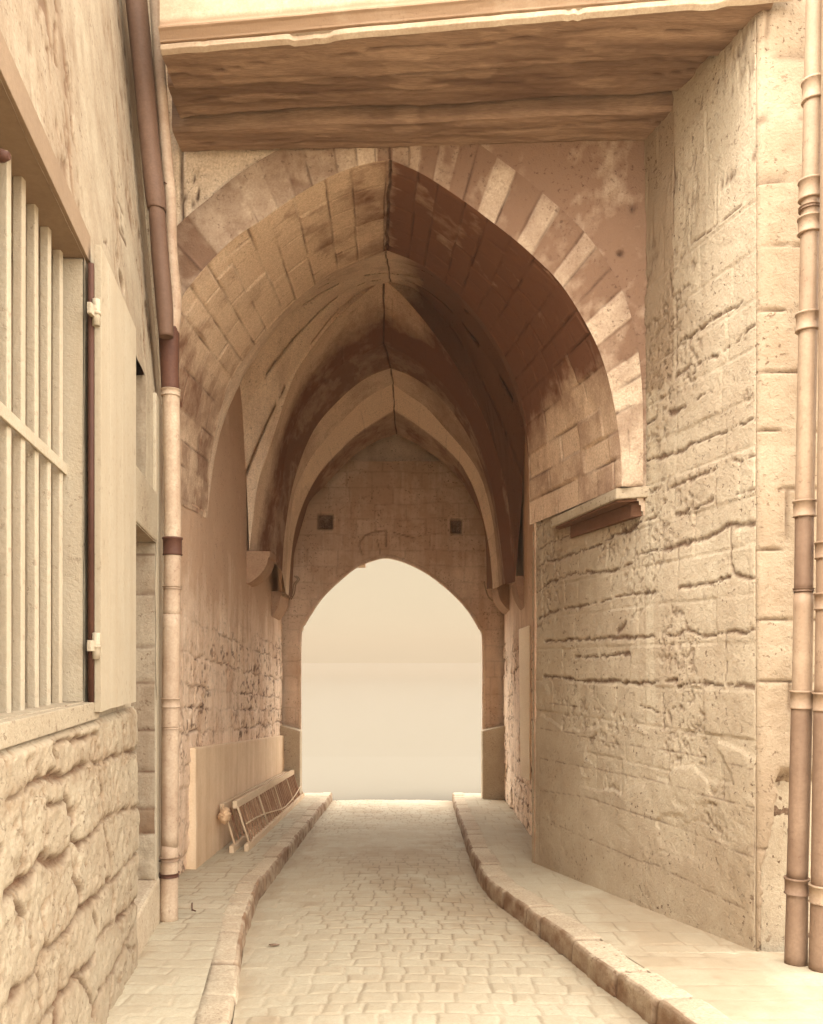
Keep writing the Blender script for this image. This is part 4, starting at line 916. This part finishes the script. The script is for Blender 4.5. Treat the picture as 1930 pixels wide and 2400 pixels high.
# ================================================================== ladders
def ladder(name, label, offx, y0, y1, hgt, tilt, rung_pitch, group):
    base = Vector((0, y0, float(gz(y0)) + PAVE))
    L = empty(name, label, 'ladder', (wlx(y0) + offx, y0, float(gz(y0)) + PAVE), group)
    def pt(y, t):   # t 0 lower rail, 1 upper rail
        z0 = float(gz(y)) + PAVE + .035
        return Vector((wlx(y) + offx - tilt * t, y, z0 + hgt * t))
    for t in (0, 1):
        bm = bmesh.new(); n = 14
        for k in range(1):
            add_bar(bm, pt(y0 - (.12 if t == 0 else 0), t), pt(y1, t), .05, .085, .006)
        link('rail', bm_mesh('rail', bm), M_lad, L)
    y = y0 + .14; i = 0
    r = random.Random(5)
    while y < y1 - .1:
        bm = bmesh.new()
        add_bar(bm, pt(y, .03), pt(y + r.uniform(-.01, .01), .97), .022, .036, .006, up=(0, 1, 0)); link('rung', bm_mesh('rung', bm), M_rung, L)
        y += rung_pitch; i += 1
    y = y0 + .05
    while y < y1:
        bm = bmesh.new(); add_tube(bm, [pt(y, .0) + Vector((.014, 0, 0)), pt(y, 1.0) + Vector((.014, 0, 0))], .012, 8); link('tie_rod', bm_mesh('tie_rod', bm), M_lad, L)
        y += 1.62
    return L
ladder('ladder', 'front one of the long pale ladders lying on edge against the dado', .38, 9.62, 16.3, .47, .15, .20, 'ladders laid on the left pavement')
ladder('ladder', 'rear one of the long ladders, showing behind the front rungs', .235, 9.50, 16.2, .45, .13, .29, 'ladders laid on the left pavement')
bm = bmesh.new()
cp_ = [(562, 1930), (600, 1909), (640, 1895), (655, 1884), (680, 1862), (700, 1842)]; Yc_ = [9.75, 11.0, 12.8, 13.6, 14.9, 16.0]
pts = []
for (px, py), y in zip(cp_, Yc_):
    z = float(gz(y)) + PAVE; tt = (CZ + (1550 - py) / 2000 * y - z - .035) / .47
    tt = min(max(tt, .1), .9); pts.append(Vector((wlx(y) + .38 - .15 * tt + .04, y, z + .035 + .47 * tt)))
add_tube(bm, smoothpts(pts, 6), .010, 8)
link('rope', bm_mesh('rope', bm), M_lad, None, label='thin pale cord slung along the face of the front ladder', cat='rope')
# bundle at the ladder end
def blob(name, c, r, mat, seed, **kw):
    bm = bmesh.new(); bmesh.ops.create_icosphere(bm, subdivisions=4, radius=1)
    for v in bm.verts:
        n = v.co.normalized(); f = 1 + .35 * float(fbm(np.array([n.x * 2 + 5]), np.array([n.y * 2 + n.z * 3 + 5]), seed)[0]) * 2 + .12 * math.sin(n.z * 18 + n.x * 5)
        v.co = Vector((n.x * r[0] * f, n.y * r[1] * f, n.z * r[2] * f)) + Vector(c)
    for f in bm.faces: f.smooth = True
    return link(name, bm_mesh(name, bm), mat, **kw)
bc = P(518, 1912, 9.35)
blob('cloth_bundle', (wlx(9.35) + .16, 9.38, bc.z), (.06, .11, .085), M_sack, 400, label='knotted rag bundle tied at the near ends of the ladders', cat='bundle')

# ================================================================== board on the right wall and small finds
bm = bmesh.new(); a = P(1216, 1475, 10.3); b = P(1242, 1465, 10.3); c = P(1242, 1830, 10.3); d = P(1220, 1820, 10.3)
add_prism(bm, [d, c, b, a], (.03, .07, 0), .006)
link('plank', bm_mesh('plank', bm), M_white, None, label='narrow whitewashed plank standing against the right tunnel wall', cat='plank')
bm = bmesh.new(); c = P(441, 2165, 6.3); c.z = float(gz(6.1)) + PAVE
hp = [c + Vector((0, .12, .0)), c + Vector((0, .12, .06)), c + Vector((.005, .1, .02)), c + Vector((.035, .08, .010))]
add_tube(bm, smoothpts(hp, 4), .005, 8)
link('iron_hook', bm_mesh('iron_hook', bm), M_iron, None, label='small bent iron hook standing on the left pavement by the pipe', cat='hook')

# ================================================================== added volume, pales out the view beyond the arch
bm = bmesh.new(); add_box(bm, (0, 120, 2.0), (300, 300, 13.0))
hz = bpy.data.materials.new('added_haze'); hz.use_nodes = True; N = hz.node_tree.nodes; N.clear()
o = N.new('ShaderNodeOutputMaterial'); v = N.new('ShaderNodeVolumePrincipled'); hz.node_tree.links.new(v.outputs[0], o.inputs['Volume'])
v.inputs['Color'].default_value = (.262, .206, .147, 1); v.inputs['Density'].default_value = 0.006; v.inputs['Anisotropy'].default_value = 0.3
link('added_haze_volume', bm_mesh('added_haze_volume', bm), hz, kind='stuff')

# small finds on the paving
def groundz(x, y): return float(gz(y))
blob('stone_chip', (P(643, 2218, 6.06).x, 6.06, float(gz(6.06)) + .012), (.035, .018, .006), M_castd, 430, label='small dark flake lying on the setts near the left kerb', cat='flake')
